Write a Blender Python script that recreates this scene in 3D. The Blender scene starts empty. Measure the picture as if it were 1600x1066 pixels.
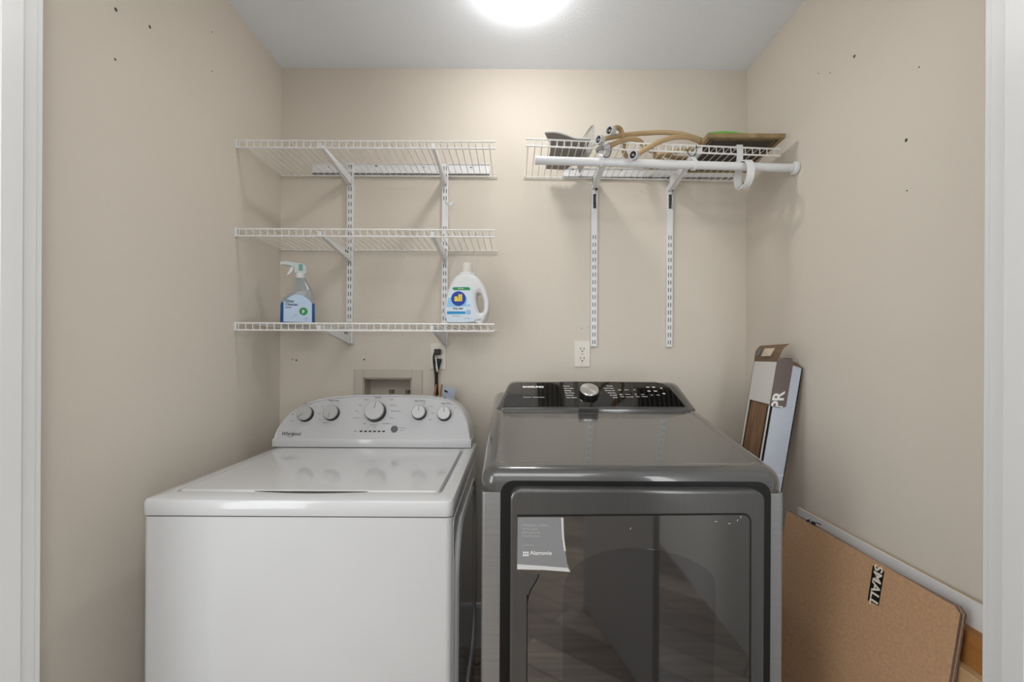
import bpy, bmesh, math, random
from mathutils import Vector, Matrix
random.seed(7)
S = bpy.context.scene
PI = math.pi
# ------------------------------------------------------------------ camera, light, exposure
F = 711.0; VX, VY = 801.0, 555.0; CY = -1.88; H = 1.20; ROLL = math.radians(0.3)
CEIL = 2.382; XL = -0.961; XR = 0.9625
cd = bpy.data.cameras.new('camera'); cam = bpy.data.objects.new('camera', cd)
S.collection.objects.link(cam); S.camera = cam
cam.location = (0, CY, H); cam.rotation_euler = (PI/2, -ROLL, 0)
cd.sensor_width = 36; cd.lens = F/1600*36; cd.shift_x = -1/1600; cd.shift_y = 22/1600; cd.clip_start = 0.02
S.view_settings.view_transform = 'Standard'; S.view_settings.look = 'None'
S.view_settings.gamma = 1; S.view_settings.use_curve_mapping = False
S.view_settings.exposure = 0.40
w = bpy.data.worlds.new('world'); S.world = w; w.use_nodes = True
w.node_tree.nodes['Background'].inputs[0].default_value = (0.9, 0.95, 1, 1)
w.node_tree.nodes['Background'].inputs[1].default_value = 0.3
DOME_EMIT = 45.0; DOME_AT = (0.016, CY+1.455)
def area(name, loc, rot, sx, sy, power, col=(1, 1, 1)):
    l = bpy.data.lights.new(name, 'AREA'); l.shape = 'RECTANGLE'; l.size = sx; l.size_y = sy
    l.energy = power; l.color = col
    o = bpy.data.objects.new(name, l); o.location = loc; o.rotation_euler = rot; S.collection.objects.link(o); return o
area('hall_fill_top', (-0.2, -2.4, 2.34), (0, 0, 0), 1.5, 1.1, 13, (1, .98, .95))  # added overhead fill from the hall, no known fixture
area('hall_fill_back', (-0.2, -3.42, 1.5), (PI/2, 0, 0), 1.9, 1.5, 1.5, (.95, .98, 1))  # added weak frontal fill behind the camera, not a daylight opening
area('hall_fill_left', (-1.40, -2.15, 1.35), (PI/2, 0, -PI/2+.25), 1.2, 1.6, 19, (.95, .98, 1))  # added side fill for the right closet wall, no window there
area('hall_fill_right', (.92, -2.45, 1.35), (PI/2, 0, PI/2-.45), 1.3, 1.6, 28, (.95, .98, 1))  # added side fill for the left closet wall, no window there

# ------------------------------------------------------------------ materials
def lin(c):
    return tuple(((x/255)/12.92 if x/255 <= .04045 else ((x/255+.055)/1.055)**2.4) for x in c)
MATS = {}
def mat(name, rgb, rough=.5, metal=0, bump=0, bscale=100, emit=0, trans=0, coat=0, vary=0, vscale=(8, 8, 8), spec=.5, ior=1.45, aniso=0):
    m = bpy.data.materials.new(name); m.use_nodes = True; nt = m.node_tree; b = nt.nodes['Principled BSDF']
    c = (*lin(rgb), 1)
    b.inputs['Base Color'].default_value = c; b.inputs['Roughness'].default_value = rough
    b.inputs['Metallic'].default_value = metal; b.inputs['IOR'].default_value = ior
    b.inputs['Specular IOR Level'].default_value = spec
    b.inputs['Transmission Weight'].default_value = trans; b.inputs['Coat Weight'].default_value = coat
    b.inputs['Coat Roughness'].default_value = .05
    if aniso: b.inputs['Anisotropic'].default_value = aniso
    if emit:
        b.inputs['Emission Color'].default_value = (1, .985, .96, 1); b.inputs['Emission Strength'].default_value = emit
    if bump or vary:
        tc = nt.nodes.new('ShaderNodeTexCoord')
        n = nt.nodes.new('ShaderNodeTexNoise'); n.inputs['Scale'].default_value = bscale; n.inputs['Detail'].default_value = 3
        nt.links.new(tc.outputs['Object'], n.inputs['Vector'])
        if bump:
            bp = nt.nodes.new('ShaderNodeBump'); bp.inputs['Strength'].default_value = bump; bp.inputs['Distance'].default_value = .002
            nt.links.new(n.outputs['Fac'], bp.inputs['Height']); nt.links.new(bp.outputs['Normal'], b.inputs['Normal'])
        if vary:
            mp = nt.nodes.new('ShaderNodeMapping'); mp.inputs['Scale'].default_value = vscale
            nt.links.new(tc.outputs['Object'], mp.inputs['Vector'])
            n2 = nt.nodes.new('ShaderNodeTexNoise'); n2.inputs['Scale'].default_value = 1; n2.inputs['Detail'].default_value = 5
            nt.links.new(mp.outputs['Vector'], n2.inputs['Vector'])
            r = nt.nodes.new('ShaderNodeValToRGB')
            r.color_ramp.elements[0].position = .3; r.color_ramp.elements[1].position = .7
            r.color_ramp.elements[0].color = tuple(x*(1-vary) for x in c[:3])+(1,)
            r.color_ramp.elements[1].color = tuple(min(1, x*(1+vary)) for x in c[:3])+(1,)
            nt.links.new(n2.outputs['Fac'], r.inputs['Fac']); nt.links.new(r.outputs['Color'], b.inputs['Base Color'])
    MATS[name] = m; return m
WALL = mat('wall_paint', (217, 209, 197), .75, bump=.35, bscale=150, spec=.2)
CEILM = mat('ceiling_paint', (243, 248, 255), .8, bump=.35, bscale=110)
TRIM = mat('trim_paint', (226, 227, 227), .35)
HALLW = mat('hall_paint', (205, 203, 200), .7)
WIRE = mat('white_vinyl', (236, 235, 232), .4)
STEELW = mat('white_steel', (232, 233, 234), .4)
SLOT = mat('dark_slot', (70, 68, 66), .8)
PLASW = mat('white_plastic', (224, 226, 228), .3)
GREYP = mat('grey_plastic', (140, 135, 130), .6)
GREYL = mat('light_grey_plastic', (205, 202, 198), .5)
ENAM = mat('white_enamel', (204, 205, 206), .1, coat=.3)
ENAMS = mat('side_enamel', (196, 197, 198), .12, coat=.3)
SILV = mat('silver_panel', (188, 188, 190), .4)
KNOBF = mat('knob_face', (176, 176, 176), .35, metal=.25)
INK = mat('grey_ink', (95, 95, 97), .7)
BLK = mat('black_plastic', (22, 22, 23), .35)
MATBLK = mat('matte_black', (8, 8, 8), .6)
DSTEEL = mat('black_stainless', (128, 128, 127), .30, metal=.85, vary=.05, vscale=(3, 3, 160))
DLID = mat('lid_enamel', (84, 84, 83), .2, metal=.2, coat=1.0)
DDOOR = mat('door_steel', (98, 98, 98), .20, metal=.6, vary=.04, vscale=(160, 3, 3))
DGLASS = mat('door_glass', (124, 124, 124), .05, metal=.9)
GLASSB = mat('black_glass', (12, 12, 12), .04, coat=.6, spec=.8)
FRAMES = mat('frame_steel', (165, 167, 170), .34, metal=.8, vary=.06, vscale=(3, 3, 120))
CHROME = mat('brushed_chrome', (225, 225, 225), .22, metal=1, aniso=.8)
WHT = mat('white_ink', (235, 235, 235), .6)
LBLU = mat('pale_blue', (190, 210, 234), .5)
CAREC = mat('card_blue_grey', (178, 188, 206), .6)
NAVY = mat('royal_blue', (10, 60, 160), .4)
CYAN = mat('cyan_ink', (30, 150, 205), .5)
GRN = mat('green_ink', (40, 145, 75), .5)
YEL = mat('yellow_ink', (252, 225, 40), .5)
DNAVY = mat('dark_navy_ink', (30, 45, 80), .5)
LIQ = mat('blue_liquid', (6, 92, 158), .1)
CLEAR = mat('clear_plastic', (215, 225, 232), .12, trans=.75)
TAN = mat('tan_rubber', (184, 158, 120), .45, vary=.15)
GRUB = mat('grey_rubber', (150, 146, 138), .5)
COUP = mat('coupling_white', (200, 202, 206), .3, metal=.2)
CARD = mat('cardboard', (184, 147, 112), .85, vary=.12, vscale=(60, 160, 160))
CARDE = mat('cardboard_edge', (128, 110, 102), .9, vary=.25, vscale=(300, 300, 300))
KRAFT = mat('kraft_brown', (120, 98, 76), .8, vary=.1)
PINE = mat('pine_wood', (214, 178, 132), .6, vary=.15, vscale=(40, 3, 40))
PINED = mat('pine_brown', (176, 120, 66), .55, vary=.15, vscale=(40, 3, 40))
PLANK = mat('vinyl_plank', (132, 98, 70), .45, vary=.35, vscale=(60, 60, 4))
BOXW = mat('box_white', (214, 212, 208), .6)
BOXB = mat('box_bluish_white', (196, 204, 218), .55)
BOXG = mat('box_brown_grey', (112, 100, 97), .6)
DKPAN = mat('dark_panel', (74, 66, 58), .7, vary=.15)
OLIVE = mat('panel_rim', (150, 128, 92), .6, vary=.25, vscale=(30, 30, 30))
GREENB = mat('green_film', (96, 176, 66), .4)
IVORY = mat('ivory_plastic', (228, 223, 213), .35)
BRASS = mat('brass', (150, 145, 130), .3, metal=.8)
ORNG = mat('orange_tag', (168, 116, 72), .6)
STICK = mat('sticker_film', (140, 141, 143), .3)
STICKL = mat('sticker_edge', (214, 214, 214), .35)
DOMEM = mat('lit_dome_glass', (255, 252, 246), .3, emit=DOME_EMIT)
# floor planks
FLOORM = bpy.data.materials.new('floor_planks'); FLOORM.use_nodes = True
nt = FLOORM.node_tree; b = nt.nodes['Principled BSDF']
tc = nt.nodes.new('ShaderNodeTexCoord'); mp = nt.nodes.new('ShaderNodeMapping'); mp.inputs['Rotation'].default_value = (0, 0, math.radians(-38))
br = nt.nodes.new('ShaderNodeTexBrick'); br.inputs['Color1'].default_value = (*lin((186, 170, 154)), 1); br.inputs['Color2'].default_value = (*lin((132, 116, 102)), 1)
br.inputs['Mortar'].default_value = (*lin((50, 40, 34)), 1); br.inputs['Scale'].default_value = 1; br.inputs['Mortar Size'].default_value = .003
br.inputs['Brick Width'].default_value = 1.2; br.inputs['Row Height'].default_value = .15; br.offset = .37
mp2 = nt.nodes.new('ShaderNodeMapping'); mp2.inputs['Rotation'].default_value = (0, 0, math.radians(-38)); mp2.inputs['Scale'].default_value = (2.5, 40, 1)
no = nt.nodes.new('ShaderNodeTexNoise'); no.inputs['Scale'].default_value = 1; no.inputs['Detail'].default_value = 6
mx = nt.nodes.new('ShaderNodeMix'); mx.data_type = 'RGBA'; mx.blend_type = 'MULTIPLY'; mx.inputs[0].default_value = .75
rp = nt.nodes.new('ShaderNodeValToRGB'); rp.color_ramp.elements[0].position = .3; rp.color_ramp.elements[1].position = .65
rp.color_ramp.elements[0].color = (.25, .25, .25, 1); rp.color_ramp.elements[1].color = (1, 1, 1, 1)
L = nt.links.new
L(tc.outputs['Object'], mp.inputs[0]); L(mp.outputs[0], br.inputs['Vector']); L(tc.outputs['Object'], mp2.inputs[0]); L(mp2.outputs[0], no.inputs['Vector'])
L(no.outputs['Fac'], rp.inputs[0]); L(br.outputs['Color'], mx.inputs[6]); L(rp.outputs[0], mx.inputs[7]); L(mx.outputs[2], b.inputs['Base Color'])
b.inputs['Roughness'].default_value = .4

# ------------------------------------------------------------------ helpers
WL = {}
def tag(o, label=None, cat=None, group=None, kind=None):
    if label: o['label'] = label
    if cat: o['category'] = cat
    if group: o['group'] = group
    if kind: o['kind'] = kind
    return o
def thing(name, label, cat, loc, group=None):
    o = bpy.data.objects.new(name, None); S.collection.objects.link(o); o.location = loc; o.empty_display_size = .05
    WL[o] = Vector(loc); return tag(o, label, cat, group)
def obj(name, bm, m, parent=None, smooth=35, label=None):
    """links a bmesh given in world coordinates as ONE mesh object"""
    if parent is None:
        vs = [v.co for v in bm.verts]
        org = Vector(((min(v.x for v in vs)+max(v.x for v in vs))/2, (min(v.y for v in vs)+max(v.y for v in vs))/2, min(v.z for v in vs)))
    else:
        org = WL[parent]
    bmesh.ops.translate(bm, verts=bm.verts, vec=-org)
    me = bpy.data.meshes.new(name); bm.to_mesh(me); bm.free()
    if isinstance(m, (list, tuple)):
        for x in m: me.materials.append(x)
    else: me.materials.append(m)
    o = bpy.data.objects.new(name, me); S.collection.objects.link(o)
    if smooth:
        me.polygons.foreach_set('use_smooth', [True]*len(me.polygons))
        me.set_sharp_from_angle(angle=math.radians(smooth))
    if parent is None: o.location = org
    else: o.parent = parent
    WL[o] = org
    if label: o['label'] = label
    return o
def BM(): return bmesh.new()
def box(bm, x0, x1, y0, y1, z0, z1, bev=0, seg=2, mi=0):
    r = bmesh.ops.create_cube(bm, size=1)
    vs = r['verts']
    for v in vs: v.co = Vector(((x0+x1)/2+v.co.x*(x1-x0), (y0+y1)/2+v.co.y*(y1-y0), (z0+z1)/2+v.co.z*(z1-z0)))
    fs = list({f for v in vs for f in v.link_faces})
    for f in fs: f.material_index = mi
    if bev:
        es = list({e for v in vs for e in v.link_edges})
        bmesh.ops.bevel(bm, geom=es, offset=bev, segments=seg, affect='EDGES', profile=.5)
    return bm
def tube(bm, pts, r, n=8, cap=True, closed=False):
    pts = [Vector(p) for p in pts]; rings = []; N = len(pts)
    up = None
    for i, p in enumerate(pts):
        a = pts[i-1] if i > 0 else (pts[-1] if closed else p); c = pts[(i+1) % N] if (i < N-1 or closed) else p
        t = (c-a).normalized()
        if up is None:
            up = t.orthogonal().normalized()
        else:
            up = (up - t*up.dot(t)); up = up.normalized() if up.length > 1e-6 else t.orthogonal().normalized()
        s = t.cross(up); rr_ = r[i] if isinstance(r, (list, tuple)) else r
        rings.append([bm.verts.new(p+(up*math.cos(2*PI*k/n)+s*math.sin(2*PI*k/n))*rr_) for k in range(n)])
    M = N if closed else N-1
    for i in range(M):
        A, B = rings[i], rings[(i+1) % N]
        for k in range(n): bm.faces.new((A[k], A[(k+1) % n], B[(k+1) % n], B[k]))
    if cap and not closed:
        bm.faces.new(rings[0][::-1]); bm.faces.new(rings[-1])
    return bm
def smooth_path(pts, n=8):
    pts = [Vector(p) for p in pts]; out = []
    P = [pts[0]*2-pts[1]]+pts+[pts[-1]*2-pts[-2]]
    for i in range(1, len(P)-2):
        for k in range(n):
            t = k/n; a, b_, c, d = P[i-1], P[i], P[i+1], P[i+2]
            out.append(.5*((2*b_)+(c-a)*t+(2*a-5*b_+4*c-d)*t*t+(3*b_-a-3*c+d)*t**3))
    out.append(pts[-1]); return out
def loft(bm, rings, cap0=True, cap1=True, mi=0):
    R = [[bm.verts.new(Vector(p)) for p in r] for r in rings]; n = len(R[0]); fs = []
    for i in range(len(R)-1):
        for k in range(n): fs.append(bm.faces.new((R[i][k], R[i][(k+1) % n], R[i+1][(k+1) % n], R[i+1][k])))
    if cap0: fs.append(bm.faces.new(R[0][::-1]))
    if cap1: fs.append(bm.faces.new(R[-1]))
    for f in fs: f.material_index = mi
    return bm
def fix(bm):
    bmesh.ops.recalc_face_normals(bm, faces=bm.faces); return bm
def rr(x0, x1, y0, y1, r, n=6, e=0):
    x0 += e; x1 -= e; y0 += e; y1 -= e; r = max(r-e, .0005); out = []
    for cx, cy, a0 in ((x1-r, y1-r, 0), (x0+r, y1-r, 90), (x0+r, y0+r, 180), (x1-r, y0+r, 270)):
        for k in range(n+1):
            a = math.radians(a0+90*k/n); out.append((cx+r*math.cos(a), cy+r*math.sin(a)))
    return out
class Frame:
    def __init__(s, O, u, v):
        s.O = Vector(O); s.u = Vector(u).normalized(); s.v = Vector(v).normalized(); s.n = s.u.cross(s.v)
    def p(s, a, b, c=0): return s.O+s.u*a+s.v*b+s.n*c
    def uv(s, P): d = P-s.O; return d.dot(s.u), d.dot(s.v)
def ray(px, py):
    dx, dy = px-VX, VY-py; c, sn = math.cos(ROLL), math.sin(ROLL)
    return Vector(((dx*c-dy*sn)/F, 1, (dx*sn+dy*c)/F))
CAM = Vector((0, CY, H))
def at(px, py, d): return CAM+ray(px, py)*d
def hit(px, py, fr):
    r = ray(px, py); t = (fr.O-CAM).dot(fr.n)/r.dot(fr.n); return CAM+r*t
def huv(px, py, fr): return fr.uv(hit(px, py, fr))
def plate(bm, fr, pts, w0, w1, bev=0):
    """closed outline pts (u,v) extruded from w0 to w1 along the frame normal"""
    loft(bm, [[fr.p(a, b, w0) for a, b in pts], [fr.p(a, b, w1) for a, b in pts]]); fix(bm)
    return bm
def disc(bm, fr, u, v, r, w0, w1, n=32, r2=None, bev=0):
    r2 = r if r2 is None else r2
    rings = [[fr.p(u+r*math.cos(2*PI*k/n), v+r*math.sin(2*PI*k/n), w0) for k in range(n)]]
    if bev:
        rings.append([fr.p(u+r2*math.cos(2*PI*k/n), v+r2*math.sin(2*PI*k/n), w1-bev) for k in range(n)])
        r2 -= bev
    rings.append([fr.p(u+r2*math.cos(2*PI*k/n), v+r2*math.sin(2*PI*k/n), w1) for k in range(n)])
    loft(bm, rings); fix(bm); return bm
def textbm(body, size, fr, u, v, w=.0004, align='CENTER', rot=0, bold=0, shear=0, sx=1.0):
    c = bpy.data.curves.new('lettering', 'FONT'); c.body = body; c.size = size; c.align_x = align; c.align_y = 'CENTER'
    c.offset = bold; c.shear = shear; c.resolution_u = 3
    o = bpy.data.objects.new('lettering', c); S.collection.objects.link(o)
    dg = bpy.context.evaluated_depsgraph_get(); me = bpy.data.meshes.new_from_object(o.evaluated_get(dg))
    bm = BM(); bm.from_mesh(me)
    cs, sn = math.cos(rot), math.sin(rot)
    for q in bm.verts:
        x, y = q.co.x*sx, q.co.y
        q.co = fr.p(u+x*cs-y*sn, v+x*sn+y*cs, w)
    bpy.data.objects.remove(o); bpy.data.curves.remove(c); bpy.data.meshes.remove(me)
    return bm
def merge(bms):
    out = BM()
    for q in bms:
        me = bpy.data.meshes.new('t'); q.to_mesh(me); q.free(); out.from_mesh(me); bpy.data.meshes.remove(me)
    return out
def struct(name, bm, m, smooth=0):
    return tag(obj(name, bm, m, None, smooth), kind='structure')
WF = Frame((0, 0, 0), (1, 0, 0), (0, 0, 1))            # back wall plane, normal -y
LF = Frame((XL, 0, 0), (0, 1, 0), (0, 0, -1)); 
LF = Frame((XL, 0, 0), (0, 1, 0), (0, 0, 1))           # left wall plane, normal +x
RF = Frame((XR, 0, 0), (0, -1, 0), (0, 0, 1))          # right wall plane, normal -x

# ------------------------------------------------------------------ the room
T = .11; YF = CY+.845; YH = YF-.12            # closet front wall: back face and hall face
bx0, bx1, bz0, bz1 = at(571, 0, 1.88).x, at(646, 0, 1.88).x, .98, at(0, 591, 1.88).z
bz1 = at(610, 591, 1.88).z
bm = BM()
box(bm, XL-T, bx0, 0, T, 0, CEIL); box(bm, bx1, XR+T, 0, T, 0, CEIL); box(bm, bx0, bx1, 0, T, bz1, CEIL); box(bm, bx0, bx1, 0, T, 0, bz0)
wb = struct('wall_back', bm, WALL)
wl = struct('wall_left', box(BM(), XL-T, XL, YF, 0, 0, CEIL), WALL)
wr = struct('wall_right', box(BM(), XR, XR+T, YF, 0, 0, CEIL), WALL)
struct('floor', box(BM(), -2.1, 2.1, -3.57, T, -.08, 0), FLOORM)
struct('ceiling', box(BM(), -2.1, 2.1, -3.57, T, CEIL, CEIL+.08), CEILM)
JX = .872
bm = BM(); box(bm, -2.1, -JX-.03, YH, YF, 0, CEIL); box(bm, JX+.03, 2.1, YH, YF, 0, CEIL); box(bm, -JX-.03, JX+.03, YH, YF, 2.12, CEIL)
struct('wall_front', bm, WALL)
struct('wall_hall_left', box(BM(), -1.55, -1.44, -3.46, YH, 0, CEIL), HALLW)
struct('wall_hall_right', box(BM(), 0.95, 1.06, -3.46, YH, 0, CEIL), HALLW)
struct('wall_hall_back', box(BM(), -1.55, 1.35, -3.57, -3.46, 0, CEIL), HALLW)
for k, sgn in ((1, -1), (2, 1)):
    bm = BM()
    def sx(a, b_, y0, y1, z1=2.1):
        box(bm, min(sgn*a, sgn*b_), max(sgn*a, sgn*b_), y0, y1, 0, z1, .0015, 1)
    sx(JX+.003, JX+.03, YF-.013, YF+.001)          # rear reveal
    sx(JX, JX+.03, YH-.004, YF-.012)               # jamb board
    sx(JX-.011, JX+.001, YF-.082, YF-.045)         # stop
    sx(JX+.006, JX+.07, YH-.018, YH-.0005)         # hall casing
    struct('trim_%d' % k, bm, TRIM)
for nm, a in (('back', (XL, XR, -.014, 0)), ('left', (XL, XL+.014, YF, -.014)), ('right', (XR-.014, XR, YF, -.014))):
    bm = BM(); box(bm, a[0], a[1], a[2], a[3], 0, .165)
    if nm == 'back': box(bm, a[0], a[1], -.011, 0, .165, .178, .004, 2)
    struct('baseboard_'+nm, bm, TRIM)
# door leaf standing open in the hall
q = Frame((.493, -1.465, 0), (-.209, -.978, 0), (0, 0, 1))
bm = BM(); plate(bm, q, [(0, .01), (.65, .01), (.65, 2.03), (0, 2.03)], -.012, .012)
struct('door_1', bm, mat('door_grey_paint', (150, 146, 142), .5))
# nail holes
def hole(px, py, fr, wall, r=.0035, rx=1.0):
    u, v = huv(px, py, fr); bm = BM()
    n = 9; loft(bm, [[fr.p(u+r*rx*math.cos(2*PI*k/n)*random.uniform(.8, 1.2), v+r*math.sin(2*PI*k/n), 0) for k in range(n)],
                     [fr.p(u+r*.8*rx*math.cos(2*PI*k/n), v+r*.8*math.sin(2*PI*k/n), .0008) for k in range(n)]]); fix(bm)
    obj('nail_hole', bm, SLOT, wall, 0)
for a in ((181, 15, .0048), (234, 42, .0042), (180, 93, .003), (331, 50, .002), (331, 111, .002)): hole(a[0], a[1], LF, wl, a[2])
for a in ((1335, 88, .0045), (1279, 115, .002), (1297, 114, .002), (1436, 105, .002), (1416, 219, .0046), (1417, 298, .002)): hole(a[0], a[1], RF, wr, a[2])
for a in ((463, 563, .0038), (457, 562, .0025), (569, 562, .0036), (909, 513, .002), (919, 512, .0015)): hole(a[0], a[1], WF, wb, a[2])

# ------------------------------------------------------------------ ceiling dome
cl = thing('ceiling_light', 'glowing white glass dome light fixed to the ceiling', 'ceiling light', (DOME_AT[0], DOME_AT[1], CEIL))
cf = Frame((DOME_AT[0], DOME_AT[1], CEIL), (1, 0, 0), (0, -1, 0))
bm = BM(); disc(bm, cf, 0, 0, .078, .0, .016, 48, bev=.003); obj('base_ring', bm, PLASW, cl)
bm = BM(); rings = []
for i in range(1, 17):
    t = i/16*PI/2; r_ = .074*math.cos(t)+.0006; z_ = .0165+.042*math.sin(t)
    rings.append([cf.p(r_*math.cos(2*PI*k/48), r_*math.sin(2*PI*k/48), z_) for k in range(48)])
rings.insert(0, [cf.p(.074*math.cos(2*PI*k/48), .074*math.sin(2*PI*k/48), .0155) for k in range(48)])
loft(bm, rings); fix(bm); obj('glass_dome', bm, DOMEM, cl, 60)

# ------------------------------------------------------------------ wire shelves
def lerp(a, b_, t): return a+(b_-a)*t
def wire_shelf(label, fl, fr_, bl, br_, n, group, lip=.024):
    fl, fr_, bl, br_ = map(Vector, (fl, fr_, bl, br_))
    t_ = thing('wire_shelf', label, 'wire shelf', (bl+br_)/2, group)
    dn = Vector((0, 0, -lip)); bm = BM()
    for i in range(n):
        t = (i+.35)/n; a = lerp(bl, br_, t); f = lerp(fl, fr_, t)
        tube(bm, [a+Vector((0, .002, 0)), f+Vector((0, .002, .0008)), f+Vector((0, -.0015, -.003)), f+dn+Vector((0, -.001, 0))], .00155, 6)
    obj('deck_wires', bm, WIRE, t_)
    ex = Vector((.006, 0, 0))
    for a, b_, r_ in ((fl-ex*0, fr_+ex, .0031), (fl+dn, fr_+dn+ex, .0031)):
        obj('front_rail', tube(BM(), [a, b_], r_, 8), WIRE, t_)
    obj('rear_rail', tube(BM(), [bl+Vector((0, -.002, -.004)), br_+ex+Vector((0, -.002, -.004))], .0028, 8), WIRE, t_)
    for e_, dx in ((fl, -.002), (fr_, .004)):
        bm = BM(); box(bm, e_.x+dx-.004, e_.x+dx+.004, e_.y-.006, e_.y+.006, e_.z-lip-.004, e_.z+.004, .0015, 1)
        if dx < 0 and e_.x < -.5: obj('end_cap', bm, PLASW, t_)
        else: bm.free()
    return t_
DF = 1.575; YS = CY+DF
GL = 'wire shelves of the left stack'
xr_ = -.070
z1, z2, z3 = .738+H, .432+H, .106+H
wire_shelf('white wire shelf on the left, topmost of the stack of three', (XL+.004, YS, z1), (xr_, YS, z1), (XL+.004, -.006, z1), (xr_, -.006, z1), 36, None)
wire_shelf('white wire shelf on the left, middle one of the stack of three', (XL+.004, YS, z2), (xr_, YS, z2), (XL+.004, -.006, z2), (xr_, -.006, z2), 36, None)
wire_shelf('white wire shelf holding the blue spray bottle and the detergent jug', (XL+.004, YS, z3), (xr_, YS, z3), (XL+.004, -.006, z3), (xr_, -.006, z3), 36, None)
zl, zr, zlb, zrb = .749+H, .718+H, .738+H, .725+H
wire_shelf('white wire shelf on the right carrying hoses and panels', (.042, YS, zl), (.917, YS, zr), (.042, -.006, zlb), (.915, -.006, zrb), 35, None)

def hang_rail(label, x0, x1, z0, z1_, holes):
    t_ = thing('hang_rail', label, 'hang rail', ((x0+x1)/2, 0, z0))
    bm = BM(); box(bm, x0, x1, -.0022, 0, z0, z1_); box(bm, x0, x1, -.011, 0, z0, z0+.0025); box(bm, x0, x1, -.011, -.009, z0, z0+.008); box(bm, x0, x1, -.006, 0, z1_-.002, z1_)
    obj('rail', bm, STEELW, t_, 0)
    for px, py in holes:
        u, v = huv(px, py, WF); obj('screw_hole', disc(BM(), WF, u, v, .0033, .002, .0027, 14), SLOT, t_)
hang_rail('white steel hang rail screwed to the wall behind the top left shelf', -.83, -.10, H+.742, H+.787, [(514, 261), (588, 260), (662, 262), (736, 262)])
hang_rail('white steel hang rail screwed to the wall behind the right shelf', at(880, 270, 1.88).x, .905, H+.732, H+.772, [(895, 265), (971, 266)])

def upright(label, x, ztop, zbot, solid=None, first=None):
    t_ = thing('shelf_upright', label, 'shelf upright', (x, 0, zbot))
    bm = BM(); wd = .0125
    box(bm, x-wd, x+wd, -.0155, -.0135, zbot, ztop, .0005, 1); box(bm, x-wd, x-wd+.002, -.0140, 0, zbot, ztop); box(bm, x+wd-.002, x+wd, -.0140, 0, zbot, ztop)
    obj('channel', bm, STEELW, t_, 0)
    bm = BM(); z = zbot+.010
    while z < ztop-.02:
        if not (solid and solid[0] < z < solid[1]):
            for s in (-1, 1): box(bm, x+s*.0047-.0014, x+s*.0047+.0014, -.0161, -.0150, z, z+.0165)
        z += .0307
    obj('slots', bm, SLOT, t_, 0)
    return t_
def zat(py, x=800): return at(x, py, 1.865).z
U1, U2 = at(547, 300, 1.865).x, at(695.5, 300, 1.865).x
U3, U4 = at(928.5, 400, 1.865).x, at(1046.5, 400, 1.865).x
upright('white slotted upright on the left wall stack, left of the two', U1, zat(256), zat(538))
upright('white slotted upright behind the detergent jug', U2, zat(257), zat(540), (zat(352), zat(325)))
upright('white slotted upright right above the bare wall outlet', U3, zat(288), zat(541), (zat(362), zat(296)))
upright('white slotted upright, rightmost of the four', U4, zat(290), zat(541), (zat(362), zat(296)))
def strip(x, za, zb, wl_='x'):
    pass
def bracket(label, x, zd, drop=.056, wdt=.011, yf=YS+.006, zf=None, marks=False):
    zf = zd if zf is None else zf
    t_ = thing('shelf_bracket', label, 'shelf bracket', (x, -.016, zd-drop))
    bm = BM(); h = wdt/2
    for s in (-1, 1):
        prof = [(-.0165, zd-.008), (yf, zf-.008), (yf, zf-.020), (-.030, zd-drop), (-.0165, zd-drop)]
        a, b_ = (x+s*h, x+s*(h-.0016))
        loft(bm, [[(a, y, z) for y, z in prof], [(b_, y, z) for y, z in prof]])
    prof = [(yf, zf-.021), (yf, zf-.019), (-.030, zd-drop+.002), (-.030, zd-drop)]
    loft(bm, [[(x-h, y, z) for y, z in prof], [(x+h, y, z) for y, z in prof]])
    prof = [(-.030, zd-drop), (-.030, zd-drop+.002), (-.0165, zd-drop+.002), (-.0165, zd-drop)]
    loft(bm, [[(x-h, y, z) for y, z in prof], [(x+h, y, z) for y, z in prof]])
    fix(bm); obj('arm', bm, STEELW, t_, 20)
    bm = BM(); box(bm, x-h-.001, x+h+.001, yf-.008, yf+.002, zf-.028, zf-.006, .003, 2); obj('front_hook', bm, PLASW, t_)
    if marks:
        for k in range(2):
            y = -.055-.02*k; s = 1
            bm = BM(); box(bm, x+h-.0002, x+h+.0006, y-.006, y+.004, zd-.026, zd-.017)
            obj('stamped_mark', bm, SLOT, t_, 0)
            bm = BM(); box(bm, x-h-.0006, x-h+.0002, y-.006, y+.004, zd-.026, zd-.017); obj('stamped_mark', bm, SLOT, t_, 0)
    return t_
for z, nm, dr in ((z1, 'top', .046), (z2, 'middle', .056), (z3, 'bottom', .066)):
    bracket('white steel bracket holding the left end of the %s left shelf' % nm, U1, z, dr, marks=nm != 'top')
    bracket('white steel bracket holding the right end of the %s left shelf' % nm, U2, z, dr)
zz = lambda x, a, b_: a+(b_-a)*(x-.042)/.875
bracket('white steel bracket under the hose ends of the right shelf', U3, zz(U3, zlb, zrb), .055, .018, zf=zz(U3, zl, zr))
bracket('white steel bracket under the right shelf, beside the dark panel', U4, zz(U4, zlb, zrb), .057, .018, zf=zz(U4, zl, zr))
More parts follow.
